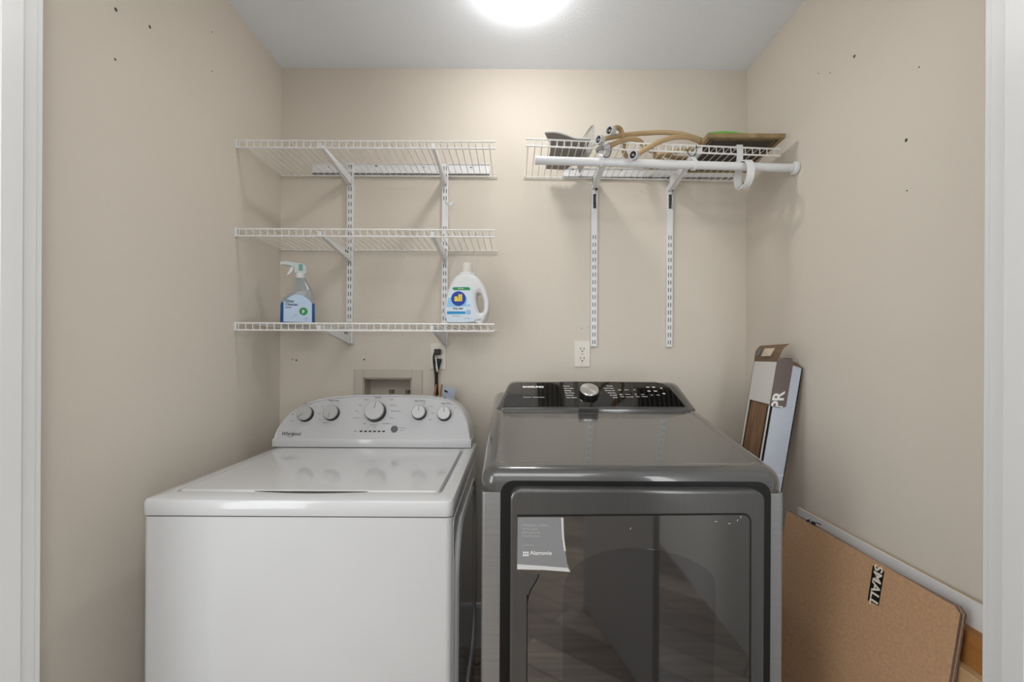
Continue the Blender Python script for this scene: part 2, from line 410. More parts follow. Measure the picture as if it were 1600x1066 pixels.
# dark strips added in place of the upper slots of two uprights: children are not possible across things, so they are things of their own
for x, lab in ((U3, 'dark strip of slots on the upright above the bare outlet'), (U4, 'dark strip of slots on the rightmost upright')):
    t_ = thing('slot_strip', lab, 'tag', (x, -.017, zat(325)))
    bm = BM(); box(bm, x-.0055, x+.0055, -.0172, -.0162, zat(325), zat(303)); obj('strip', bm, SLOT, t_, 0)
    bm = BM()
    for k in range(3): box(bm, x-.004, x+.004, -.0176, -.0170, lerp(zat(325), zat(303), .28*k+.18), lerp(zat(325), zat(303), .28*k+.2)); 
    obj('light_line', bm, GREYP, t_, 0)
    bm = BM(); tube(bm, smooth_path([(x-.010, -.028, zat(278)), (x-.009, -.03, zat(288)), (x, -.034, zat(297)), (x+.008, -.030, zat(296)), (x+.011, -.024, zat(290))], 6), .0013, 6)
    box(bm, x+.001, x+.008, -.035, -.028, zat(299), zat(295)); tube(bm, [(x+.005, -.03, zat(298)), (x+.002, -.03, zat(312)), (x+.006, -.028, zat(328))], .0008, 6)
    tag(obj('cable_tie', bm, BLK), 'black cable tie at the foot of the bracket %s' % ('under the hose ends' if x == U3 else 'beside the dark panel'), 'cable tie')
for px, py, lab in ((946, 241, 'black cable tie hooked under the shelf lip by the hose elbow'), (1080, 239, 'black cable tie hooked under the shelf lip beside the dark panel')):
    pts = [at(px+a, py+b_, 1.56) for a, b_ in ((-6, -6), (-5, 0), (0, 5), (6, 3), (9, -6), (8, -12))]
    tag(obj('cable_tie', tube(BM(), smooth_path(pts, 5), .0014, 6), BLK), lab, 'cable tie')
# curled clear clip on the upright
bm = BM(); c0 = at(697, 318, 1.86)
pr = [c0+Vector(v) for v in ((-.004, 0, .006), (.004, -.01, -.004), (.014, -.02, -.010), (.024, -.022, -.010), (.031, -.02, -.004))]
loft(bm, [[p+Vector((0, -.001, .005)), p+Vector((.001, .001, .005)), p+Vector((.001, .001, -.005)), p+Vector((0, -.001, -.005))] for p in smooth_path(pr, 5)]); fix(bm)
tag(obj('plastic_clip', bm, PLASW), 'curled white plastic clip hanging off the upright above the middle shelf', 'clip')

# ------------------------------------------------------------------ closet rod and its supports
RD = 1.548
rA, rB = at(838, 250.5, RD), at(1241, 263, RD)
rB.x = XR-.002
cr = thing('closet_rod', 'white closet rod hanging below the right shelf', 'closet rod', rB)
obj('rod', tube(BM(), [rA, rB], .0138, 24), PLASW, cr)
dr = (rB-rA).normalized()
obj('end_cap', tube(BM(), [rA-dr*.004, rA+dr*.006], .0152, 24), PLASW, cr)
bm = BM(); tube(bm, [rB-dr*.012, rB-dr*.009, rB-dr*.004, rB], [.0145, .021, .0235, .0235], 28); obj('wall_flange', bm, PLASW, cr)
def band(bm, x, pts, wd, th=.003):
    pts = [Vector((0, *p)) for p in pts]; rings = []
    for i, p in enumerate(pts):
        a = pts[max(i-1, 0)]; c = pts[min(i+1, len(pts)-1)]; t = (c-a).normalized(); nrm = Vector((0, -t.z, t.y))*th/2
        rings.append([(x-wd/2, (p+nrm).y, (p+nrm).z), (x+wd/2, (p+nrm).y, (p+nrm).z), (x+wd/2, (p-nrm).y, (p-nrm).z), (x-wd/2, (p-nrm).y, (p-nrm).z)])
    loft(bm, rings); fix(bm); return bm
def rodpt(x): return rA+(rB-rA)*((x-rA.x)/(rB.x-rA.x))
def rod_support(x, label, ring):
    rp_ = rodpt(x); zc = rp_.z; yc = rp_.y; zt = zz(x, zl, zr)
    t_ = thing('rod_support', label, 'rod support', (x, yc, zc))
    bm = BM()
    if ring:
        R_ = .046; cz = zc-.0145-R_+.032; band(bm, x, [(YS+.02, zt+.004), (YS-.004, zt+.006), (YS-.007, zt-.02), (YS-.004, zt-.05), (yc+.020, cz+.036)], .021, .004)
        obj('strap', bm, PLASW, t_)
        bm = BM(); pts = [(yc+R_*math.cos(a), cz+R_*1.0*math.sin(a)) for a in [math.radians(60+340*k/36) for k in range(37)]]
        band(bm, x+.004, pts, .024, .004); obj('loop', bm, PLASW, t_)
        obj('screw', tube(BM(), [(x+.012, yc+.02, cz-.02), (x+.020, yc+.02, cz-.02)], .003, 10), SLOT, t_)
    else:
        pts = [(YS+.015, zt-.02), (YS+.004, zt-.03), (yc-.001, zc+.022)]+[(yc+.0165*math.cos(a), zc+.0165*math.sin(a)) for a in [math.radians(100+250*k/20) for k in range(21)]]
        band(bm, x, pts, .014, .003); obj('cradle', bm, PLASW, t_)
rod_support(at(1158, 250, 1.56).x, 'white plastic strap and loop around the closet rod near the right wall', True)
rod_support(at(938, 255, 1.56).x, 'white plastic cradle holding the closet rod below the hose ends', False)
rod_support(at(1082, 255, 1.56).x, 'white plastic cradle holding the closet rod beside the dark panel', False)

# ------------------------------------------------------------------ things on the right shelf
def SH(x): return zz(x, zl, zr)+.0022
t_ = thing('bent_panel', 'grey moulded plastic panel with a pale upright fin, on the right shelf', 'plastic panel', (.2, CY+1.7, SH(.2)))
ff = lambda px, py, d: at(px, py, d)
# floor part: curved sheet lying on the deck
cols = [(.118, .145), (.150, .165), (.190, .205), (.230, .232), (.275, .262)]
bm = BM(); rows = []
top = [(851, 208), (868, 208), (884, 212), (900, 219), (922, 224)]
mid = [(860, 232), (876, 233), (892, 234), (906, 236), (915, 236)]
low = [(853, 268), (868, 272), (881, 269), (890, 261), (900, 248)]
dd = [1.57, 1.70, 1.83]
grid = []
for row, d in zip((top, mid, low), dd):
    pts = [at(px, py, d) for px, py in row]
    for p in pts: p.z = max(p.z, SH(p.x)+.001)
    grid.append(smooth_path(pts, 4))
gr2 = []
for j in range(len(grid[0])): gr2.append(smooth_path([g[j] for g in grid], 5))
th = Vector((0, 0, .003))
V0 = [[bm.verts.new(p) for p in c] for c in gr2]; V1 = [[bm.verts.new(p+th) for p in c] for c in gr2]
for i in range(len(V0)-1):
    for j in range(len(V0[0])-1):
        bm.faces.new((V0[i][j], V0[i][j+1], V0[i+1][j+1], V0[i+1][j])); bm.faces.new((V1[i][j], V1[i+1][j], V1[i+1][j+1], V1[i][j+1]))
rim = [V0[i][0] for i in range(len(V0))]; rim1 = [V1[i][0] for i in range(len(V0))]
for A, B in ((V0, V1),):
    n_, m_ = len(A), len(A[0])
    for i in range(n_-1):
        bm.faces.new((A[i][0], A[i+1][0], B[i+1][0], B[i][0])); bm.faces.new((A[i][m_-1], B[i][m_-1], B[i+1][m_-1], A[i+1][m_-1]))
    for j in range(m_-1):
        bm.faces.new((A[0][j], B[0][j], B[0][j+1], A[0][j+1])); bm.faces.new((A[n_-1][j], A[n_-1][j+1], B[n_-1][j+1], B[n_-1][j]))
fix(bm); obj('curved_sheet', bm, GREYP, t_)
lipp = [p+Vector((0, -.003, .002)) for p in grid[0]]
obj('rolled_edge', tube(BM(), lipp, .0035, 8), GREYL, t_)
bm = BM()
fin = [at(928, 195, 1.60), at(923, 197, 1.605), at(913, 211, 1.68), at(904, 223, 1.74), at(899, 240, 1.80), at(905, 272, 1.86), at(929, 229, 1.60)]
fin[5].z = max(fin[5].z, SH(.24)); fin[6].z = SH(.28)+.001
loft(bm, [fin, [p+Vector((.004, 0, 0)) for p in fin]]); fix(bm); obj('upright_fin', bm, GREYL, t_, 20, label='pale grey upright fin')

def coupling(tp, P, D, nm='coupling'):
    P = Vector(P); D = Vector(D).normalized(); fr = Frame(P, D.orthogonal(), D.cross(D.orthogonal()))
    n = 24; ring = lambda r, wv: [P+(fr.u*math.cos(2*PI*k/n)+fr.v*math.sin(2*PI*k/n))*r*(1.04 if k % 3 == 0 else 1)+D*wv for k in range(n)]
    bm = BM(); loft(bm, [ring(.0098, -.020), ring(.0140, -.018), ring(.0155, -.012), ring(.0155, 0), ring(.0152, .002), ring(.0118, .002), ring(.0114, -.010)], True, True); fix(bm)
    c = obj(nm, bm, COUP, tp, 30, label='white threaded coupling')
    fr2 = [P+(fr.u*math.cos(2*PI*k/n)+fr.v*math.sin(2*PI*k/n))*.0110-D*.004 for k in range(n)]
    fr3 = [P+(fr.u*math.cos(2*PI*k/n)+fr.v*math.sin(2*PI*k/n))*.0110-D*.009 for k in range(n)]
    bm = BM(); loft(bm, [fr3, fr2]); fix(bm); g = obj('washer_seal', bm, BLK, c, 30)
    bm = BM(); tube(bm, [P-D*.006, P-D*.001], .0045, 12); obj('filter_stem', bm, GREYP, c)
HR = .0084
def hose(label, ends, path, loc):
    t_ = thing('fill_hose', label, 'hose', loc)
    obj('tube', tube(BM(), smooth_path(path, 9), HR, 12), TAN, t_)
    for P, D in ends: coupling(t_, P, D)
    return t_
def ah(px, py, d, lift=0):
    p = at(px, py, d)
    if lift is not None: p.z = max(p.z, SH(p.x)+HR+.001)
    return p
A_ = at(935, 218, 1.50); Ad = Vector((-.85, -.55, 0))
C_ = at(1012, 1, 1.5)
hA = [A_-Ad.normalized()*.014, at(948, 216, 1.52), at(965, 213, 1.56), at(985, 210, 1.60), at(1010, 208, 1.62), at(1035, 207, 1.62), at(1065, 209.5, 1.62), at(1090, 217, 1.62), ah(1105, 224, 1.64), ah(1108, 236, 1.72), ah(1090, 245, 1.78), ah(1060, 247, 1.78), ah(1032, 240, 1.72), ah(1010, 232, 1.66), at(1000, 221, 1.60), at(988, 217, 1.58), at(972, 220, 1.555), at(957, 226, 1.54), at(949, 229.5, 1.53)]
h1 = hose('tan rubber washer hose arching highest above the right shelf', [(A_, Ad)], hA, A_)
ecol = thing('tmp', '', '', (0, 0, 0)) if False else None
bm = BM(); tube(bm, smooth_path([at(951, 229, 1.532), at(944, 231, 1.528), at(939, 233, 1.525), at(937, 238, 1.525)], 6), [.0095]*19, 14)
e1 = obj('elbow_fitting', bm, COUP, h1)
bm = BM(); tube(bm, [at(936.5, 231, 1.522), at(938, 236, 1.522)], [.0138, .0138], 20); obj('elbow_nut', bm, GREYP, h1)
B_ = at(952, 204, 1.52); Bd = Vector((-.8, -.6, -.1))
D_ = at(989, 242, 1.49); Dd = Vector((-.65, -.75, -.1))
hB = [B_-Bd.normalized()*.014, at(962, 199.5, 1.55), at(969, 202, 1.57), at(973, 212, 1.57), ah(976, 222, 1.60), ah(974, 232, 1.66), ah(978, 243, 1.72), ah(988, 253, 1.80), ah(1003, 259, 1.84), ah(1020, 261, 1.85), ah(1036, 258, 1.83), ah(1034, 250, 1.76), ah(1024, 243, 1.70), ah(1060, 236, 1.66), ah(1098, 232, 1.64), at(1094, 222, 1.60), at(1075, 214.5, 1.57), at(1052, 215, 1.55), at(1030, 222, 1.53), at(1008, 234, 1.51), D_-Dd.normalized()*.014]
h2 = hose('tan rubber washer hose with its lower coupling hanging at the shelf lip', [(B_, Bd), (D_, Dd)], hB, B_)
# dark panel with rim
t_ = thing('framed_panel', 'dark brown rectangular panel with a tan rim, lying on the right shelf', 'panel', (.79, CY+1.66, .74+H))
f0, f1, b0, b1 = at(1096, 214, 1.535), at(1221, 212, 1.535), at(1068, 262, 1.80), at(1160, 264, 1.80)
f1.z = f0.z = (f0.z+f1.z)/2; b0.z = b1.z = SH(.8)+.004; b1.x = f1.x = .918; b0.x = f0.x = .655
pu = (f1-f0).normalized(); pf = Frame(f0, pu, (b0-f0)); W_ = (f1-f0).length; L_ = (b0-f0).length
bm = BM(); plate(bm, pf, [(0.012, .012), (W_-.012, .012), (W_-.012, L_-.012), (.012, L_-.012)], -.0005, .009); obj('core_board', bm, DKPAN, t_, 0)
for a in ((0, 0, W_, .013), (0, L_-.013, W_, L_), (0, .013, .013, L_-.013), (W_-.013, .013, W_, L_-.013)):
    bm = BM(); plate(bm, pf, [(a[0], a[1]), (a[2], a[1]), (a[2], a[3]), (a[0], a[3])], -.003, .0105); obj('rim', bm, OLIVE, t_, 0)
bm = BM(); q = .022
plate(bm, pf, [(q, q), (W_-q, q), (W_-q, L_-q), (q, L_-q)], -.0012, -.0006); 
bm.free()
bm = BM()
for a in ((q, q, W_-q, q+.0025), (q, q, q+.0025, L_-q), (W_-q-.0025, q, W_-q, L_-q)):
    loft(bm, [[pf.p(a[0], a[1], -.0018), pf.p(a[2], a[1], -.0018), pf.p(a[2], a[3], -.0018), pf.p(a[0], a[3], -.0018)], [pf.p(a[0], a[1], -.0004), pf.p(a[2], a[1], -.0004), pf.p(a[2], a[3], -.0004), pf.p(a[0], a[3], -.0004)]])
fix(bm); obj('pale_line', bm, OLIVE, t_, 0)
bm = BM(); rows = []
for i in range(9):
    t = i/8; x = lerp(.000, .132, t); hh = .0112+.0055*math.sin(PI*min(1, t*1.1))
    rows.append([pf.p(x, .001, .0108), pf.p(x, .11, .0108), pf.p(x, .11, hh+.001), pf.p(x, .001, hh+.001)])
loft(bm, rows); fix(bm); tag(obj('plastic_bag', bm, GREENB), 'bright green folded film lying on top of the dark framed panel', 'plastic bag')

# ------------------------------------------------------------------ outlets and washer box
def outlet(px0, py0, px1, py1, label, sockets=True):
    a, b_ = huv(px0, py0, WF), huv(px1, py1, WF); u0, u1, v0, v1 = a[0], b_[0], b_[1], a[1]
    t_ = thing('wall_outlet', label, 'outlet', ((u0+u1)/2, 0, v0))
    bm = BM(); loft(bm, [[WF.p(x, y, wv) for x, y in rr(u0, u1, v0, v1, .004, 4, e)] for e, wv in ((0, 0), (0, .003), (.003, .0055))]); fix(bm); obj('cover_plate', bm, IVORY, t_)
    cx = (u0+u1)/2; cy = (v0+v1)/2
    for s in (1, -1):
        bm = BM(); yy = cy+s*.0195; pts = []
        for k in range(28):
            an = 2*PI*k/28; pts.append((cx+.0172*math.cos(an), yy+max(-.0135, min(.0135, .0172*math.sin(an)))))
        loft(bm, [[WF.p(x, y, .004) for x, y in pts], [WF.p(x, y, .0068) for x, y in pts]]); fix(bm); so = obj('socket', bm, IVORY, t_)
        for d_ in (-1, 1): obj('blade_slot', box(BM(), cx+d_*.0072-.0013, cx+d_*.0072+.0013, -.0073, -.0066, yy-.001, yy+.0075), MATBLK, so, 0)
        obj('ground_hole', disc(BM(), WF, cx, yy-.0075, .0028, .0066, .0073, 10), MATBLK, so, 0)
    obj('screw', disc(BM(), WF, cx, cy, .0025, .005, .0066, 10), BRASS, t_)
    return cx, cy
outlet(897, 533, 922, 574, 'ivory duplex wall outlet with nothing plugged in')
ox, oy = outlet(672, 537, 697, 578, 'ivory wall outlet with black plugs, above the washer')
def plug(label, cx, z, path, big):
    t_ = thing('power_cord', label, 'power cord', (cx, -.01, z))
    bm = BM()
    if big:
        loft(bm, [[Vector((cx+x, y, z+zz_)) for x, zz_ in rr(-a, a, -b_, b_, .005, 4)] for a, b_, y in ((.0135, .012, -.0075), (.0135, .012, -.022), (.010, .009, -.028))])
    else:
        loft(bm, [[Vector((cx+x, -.018+yy_, zz_)) for x, yy_ in rr(-a, a, -b_, b_, .004, 4)] for a, b_, zz_ in ((.013, .0095, z+.012), (.014, .0100, z+.002), (.009, .008, z-.014), (.0045, .0045, z-.032))])
    fix(bm); obj('plug', bm, BLK, t_)
    obj('cable', tube(BM(), smooth_path(path, 8), .0042, 10), BLK, t_)
    return t_
pz = oy
plug('black power cord plugged into the upper socket of the left outlet', ox, pz+.0195, [(ox-.010, -.024, pz+.015), (ox-.013, -.030, pz-.005), (ox-.010, -.030, pz-.04), (ox-.005, -.030, pz-.08), (ox-.004, -.034, pz-.14), (ox-.002, -.05, pz-.3), (ox-.02, -.06, pz-.6)], True)
plug('black power cord plugged into the lower socket of the left outlet', ox+.003, pz-.0195, [(ox+.003, -.018, pz-.045), (ox, -.020, pz-.08), (ox+.002, -.022, pz-.15), (ox+.004, -.03, pz-.3), (ox+.03, -.05, pz-.6)], False)
bm = BM(); p0, p1 = at(681, 560, 1.845), at(683.5, 581, 1.845)
loft(bm, [[p0+Vector(v) for v in ((-.003, 0, 0), (.002, 0, 0), (.002, -.001, 0), (-.003, -.001, 0))], [p1+Vector(v) for v in ((-.001, 0, 0), (.003, 0, 0), (.003, -.001, 0), (-.001, -.001, 0))]]); fix(bm)
tag(obj('cord_label', bm, WHT, None, 0), 'narrow white label wrapped along the black cord', 'label')
bm = BM()
for a, b_, c, d in (((680.5, 601), (683, 601), (679, 625), (675, 625)), ((689, 601), (692, 601), (689, 625), (686, 625))):
    q = [at(*k, 1.835) for k in (a, b_, c, d)]; loft(bm, [q, [p+Vector((0, .001, 0)) for p in q]])
q = [at(*k, 1.836) for k in ((677, 622), (690, 622), (690, 660), (677, 660))]; loft(bm, [q, [p+Vector((0, .001, 0)) for p in q]])
fix(bm); tag(obj('cord_tag', bm, ORNG, None, 0), 'orange paper tag looped around the black cord', 'tag')
t_ = thing('care_card', 'tilted pale blue care card leaning behind the washer console', 'card', at(700, 650, 1.80))
q = [at(*k, 1.81) for k in ((693, 602), (711, 608), (706, 660), (688, 655))]
bm = BM(); loft(bm, [q, [p+Vector((0, .0015, 0)) for p in q]]); fix(bm); obj('card', bm, CAREC, t_, 0)
q = [at(*k, 1.8085) for k in ((695, 609), (700, 612), (699, 614), (694, 612))]
bm = BM(); loft(bm, [q, [p+Vector((0, .001, 0)) for p in q]]); fix(bm); obj('printed_mark', bm, MATBLK, t_, 0)
# washer outlet box
wx = thing('washer_supply_box', 'beige recessed washer supply box in the wall behind the washer', 'supply box', ((bx0+bx1)/2, 0, bz0))
fx0, fx1, fz1 = at(554, 600, 1.88).x, at(660, 600, 1.88).x, at(610, 577, 1.88).z
WBX = mat('box_beige', (200, 192, 180), .5)
bm = BM(); box(bm, fx0, bx0, -.006, 0, bz0-.03, fz1, .002, 1); box(bm, bx1, fx1, -.006, 0, bz0-.03, fz1, .002, 1); box(bm, bx0-.001, bx1+.001, -.006, 0, bz1, fz1, .002, 1); box(bm, bx0-.001, bx1+.001, -.006, 0, bz0-.03, bz0, .002, 1)
obj('frame', bm, WBX, wx, 0)
bm = BM(); e_ = .001
box(bm, bx0+e_, bx0+.004, -.002, .085, bz0+e_, bz1-e_); box(bm, bx1-.004, bx1-e_, -.002, .085, bz0+e_, bz1-e_); box(bm, bx0+e_, bx1-e_, .081, .085, bz0+e_, bz1-e_); box(bm, bx0+e_, bx1-e_, -.002, .085, bz1-.004, bz1-e_); box(bm, bx0+e_, bx1-e_, -.002, .085, bz0+e_, bz0+.004)
obj('liner', bm, WBX, wx, 0)
for px in (612, 637.5):
    p = at(px, 609, 1.91)
    bm = BM(); tube(bm, [p+Vector((0, 0, -.10)), p+Vector((0, 0, -.006)), p+Vector((0, 0, -.005)), p], [.010, .010, .0115, .0115], 16); obj('valve', bm, BRASS, wx)
    bm = BM(); tube(bm, [p+Vector((0, 0, -.012)), p+Vector((0, 0, -.002))], .0122, 6); obj('valve_nut', bm, BRASS, wx)

# ------------------------------------------------------------------ bottles on the bottom left shelf
BD = 1.70
def spray():
    base = at(466, 511, BD); base.z = z3+.004; K = BD/F
    t_ = thing('spray_bottle', 'blue glass cleaner spray bottle in the corner of the bottom left shelf', 'spray bottle', base)
    def prof(scale=1.0, zmin=0, zmax=1e9):
        P = [(0, -24.5, 23), (3, -25.5, 24), (30, -25, 24), (40, -22, 23.5), (46, -16, 22.5), (50, -9, 21.5), (55, -6.5, 19.5), (62, -6, 16), (69, -5, 12), (73, -3.5, 10)]
        return [(h_*K, (a+b_)/2*K, (b_-a)/2*K) for h_, a, b_ in P]
    def ring(zv, cx, rx, ry, n=32, ex=2.8):
        out = []
        for k in range(n):
            a = 2*PI*k/n; c, s = math.cos(a), math.sin(a)
            out.append((base.x+cx+rx*math.copysign(abs(c)**(2/ex), c), base.y+ry*math.copysign(abs(s)**(2/ex), s), base.z+zv))
        return out
    P = prof(); rings = []
    LV = 33*K
    P2 = [(LV, lerp(P[2][1], P[3][1], .3), lerp(P[2][2], P[3][2], .3))]+P[3:]
    for zv, cx, rx in P2: rings.append(ring(zv, cx, rx, min(.034, rx*.95)))
    bm = BM(); loft(bm, rings); fix(bm); obj('bottle', bm, CLEAR, t_, 50)
    bm = BM(); rings = []
    for h_, cx, rx in P[:3]+[(LV-.0002, P2[0][1], P2[0][2])]:
        rings.append(ring(h_, cx, rx, .034))
    loft(bm, rings); fix(bm); obj('liquid', bm, LIQ, t_, 50)
    lf = Frame((base.x, base.y-.0355, base.z), (1, 0, 0), (0, 0, 1))
    pts = [(-19.5, 3), (20, 3), (20, 32)]+[(lerp(20, -19.5, k/14), 32+13*math.sin(PI*k/14)**.8) for k in range(1, 14)]+[(-19.5, 32)]
    bm = BM(); plate(bm, lf, [(a*K, b_*K) for a, b_ in pts], 0, .0012); lb = obj('label', bm, LBLU, t_, 20)
    obj('label_text', merge([textbm('Glass', .0135, lf, -17.5*K, 34.5*K, .0016, 'LEFT', bold=.0003), textbm('Cleaner', .0135, lf, -17.5*K, 29.5*K, .0016, 'LEFT', bold=.0003)]), DNAVY, lb, 0)
    bm = BM(); box(bm, base.x-17.5*K, base.x-9*K, lf.O.y-.0016, lf.O.y-.0012, base.z+24*K, base.z+25.2*K); obj('small_print', bm, INK, lb, 0)
    obj('green_badge', disc(BM(), lf, 8*K, 19.5*K, 6*K, .001, .0016, 24), GRN, lb, 0)
    obj('badge_letter', textbm('p', .0165, lf, 8*K, 20.4*K, .0019, bold=.0005), WHT, lb, 0)
    LIL = mat('pale_lilac', (176, 196, 226), .5)
    for a, b_, r_ in ((-3, 13, 3.2), (-8, 9, 1.8), (12, 8, 3)): obj('pale_spot', disc(BM(), lf, a*K, b_*K, r_*K, .001, .0015, 16), LIL, lb, 0)
    nx = base.x+3*K; nz = base.z
    bm = BM(); tube(bm, [(nx, base.y, nz+72*K), (nx, base.y, nz+80*K)], [.0175, .0165], 22); obj('collar', bm, PLASW, t_)
    cp = Frame((base.x, base.y+.008, base.z), (1, 0, 0), (0, 0, 1))
    head = [(-5, 79), (11, 79), (11.5, 84), (10, 92), (7, 95), (-12, 96.5), (-20, 97.5), (-22, 96), (-22, 92), (-19, 91), (-13, 91), (-6, 88)]
    bm = BM(); plate(bm, cp, [(a*K, b_*K) for a, b_ in head], -.002, .018); bmesh.ops.bevel(bm, geom=bm.edges[:], offset=.0015, segments=2, affect='EDGES'); obj('spray_head', bm, mat('head_plastic', (196, 206, 208), .35), t_)
    bm = BM(); box(bm, base.x+.5*K, base.x+6*K, base.y-.0125, base.y-.0095, base.z+84*K, base.z+94*K, .001, 1); obj('head_accent', bm, mat('teal_plastic', (110, 165, 150), .4), t_)
    trg = [(-10, 91), (-6, 90), (-8, 84), (-12, 78), (-15, 76), (-16, 77.5), (-12.5, 84)]
    bm = BM(); plate(bm, cp, [(a*K, b_*K) for a, b_ in trg], .003, .013); obj('trigger', bm, PLASW, t_)
    bm = BM(); tube(bm, [(base.x-22*K, base.y, base.z+94*K), (base.x-25*K, base.y, base.z+94*K)], .007, 14); obj('nozzle', bm, PLASW, t_)
    t_.rotation_euler.z = math.radians(22)
spray()
def jug():
    D2 = 1.655; K = D2/F/8.88
    base = at(729, 509, D2); base.z = z3+.004; base.y = CY+D2+.045
    t_ = thing('detergent_jug', 'white laundry detergent jug with a looped handle on the bottom left shelf', 'detergent', base)
    O_ = at(729, 507.5, D2); fr = Frame((O_.x, CY+D2, base.z), (1, 0, 0), (0, 0, 1))
    c2 = lambda x, y: ((x-435)*K, (968-y)*K)
    outer = [(190, 965), (150, 940), (128, 860), (118, 760), (130, 640), (165, 520), (215, 400), (262, 330), (320, 290), (420, 278), (520, 290), (580, 325), (650, 410), (710, 520), (742, 660), (738, 800), (712, 900), (680, 950), (640, 965)]
    hole_ = [(575, 560), (610, 545), (645, 590), (668, 660), (672, 740), (655, 800), (622, 822), (598, 790), (580, 720), (570, 640)]
    cu = bpy.data.curves.new('c', 'CURVE'); cu.dimensions = '2D'; cu.fill_mode = 'BOTH'; cu.extrude = .024; cu.bevel_depth = .016; cu.bevel_resolution = 5; cu.offset = -.016
    for pts, rev in ((outer, 0), (hole_, 1)):
        P3 = smooth_path([Vector((*c2(*p), 0)) for p in pts+[pts[0]]], 4)[:-1]
        sp = cu.splines.new('POLY'); sp.points.add(len(P3)-1); sp.use_cyclic_u = True
        for i, p in enumerate(P3): sp.points[i].co = (p.x, p.y, 0, 1)
    o = bpy.data.objects.new('c', cu); S.collection.objects.link(o)
    me = bpy.data.meshes.new_from_object(o.evaluated_get(bpy.context.evaluated_depsgraph_get()))
    bm = BM(); bm.from_mesh(me); bpy.data.objects.remove(o); bpy.data.curves.remove(cu); bpy.data.meshes.remove(me)
    bmesh.ops.remove_doubles(bm, verts=bm.verts, dist=.00005)
    zmin = min(v.co.y for v in bm.verts)
    for v in bm.verts: v.co = fr.p(v.co.x, v.co.y-zmin, v.co.z-.04)
    fix(bm); obj('bottle', bm, PLASW, t_, 50)
    cxx = (425-435)*K; zc = base.z
    def cyl(rs):
        bm = BM(); tube(bm, [(fr.O.x+cxx, fr.O.y+.04, zc+(968-y)*K) for y, r_ in rs], [r_*K for y, r_ in rs], 36); return bm
    obj('collar', cyl([(300, 118), (285, 118), (240, 112), (228, 105)]), PLASW, t_)
    bm = cyl([(232, 80), (225, 84), (120, 76), (100, 74), (88, 68), (84, 55)]); obj('cap', bm, mat('cap_ivory', (226, 222, 214), .35), t_)
    lab = [(225, 440), (330, 425), (430, 428), (500, 440), (515, 520), (520, 640), (540, 780), (560, 880), (540, 925), (400, 938), (170, 935), (146, 860), (140, 760), (160, 620), (190, 520)]
    bm = BM(); plate(bm, fr, [c2(*p) for p in lab], -.003, .0006); lb = obj('label', bm, mat('label_blue_white', (214, 228, 242), .4), t_, 20)
    def pl(pts, m, w_, nm):
        bm = BM(); plate(bm, fr, [c2(*p) for p in pts], .0004, w_); return obj(nm, bm, m, lb, 0)
    pl([(245, 452), (460, 448), (482, 470), (482, 490), (255, 492), (238, 472)], GRN, .001, 'green_pill')
    obj('pill_text', textbm('stainlifter', .0062, fr, *c2(352, 470), .0013, bold=.0001), WHT, lb, 0)
    pl([(180, 600), (230, 590), (420, 570), (440, 600), (430, 700), (480, 680), (485, 715), (160, 725), (160, 690)], mat('sky_ink', (150, 205, 240), .5), .0009, 'splash')
    u, v = c2(322, 608); obj('logo_disc', disc(BM(), fr, u, v, 102*K, .0008, .0014, 36), NAVY, lb, 0)
    obj('logo_lettering', textbm('all', .0335, fr, u-2*K, v+6*K, .0018, bold=.0013), YEL, lb, 0)
    obj('product_text', textbm('free clear', .0095, fr, *c2(320, 745), .0013, bold=.0003), INK, lb, 0)
    pl([(165, 785), (420, 785), (420, 820), (160, 825)], CYAN, .0012, 'cyan_bar')
    u, v = c2(460, 795); obj('ring_mark', disc(BM(), fr, u, v, 30*K, .0008, .0013, 24), CYAN, lb, 0); obj('ring_centre', disc(BM(), fr, u, v, 21*K, .0008, .0016, 24), LBLU, lb, 0)
    bm = merge([textbm('SENSITIVE SKIN', .0045, fr, *c2(290, 850), .0012), textbm('46 LOADS', .0045, fr, *c2(440, 882), .0012)]); obj('fine_print', bm, INK, lb, 0)
jug()

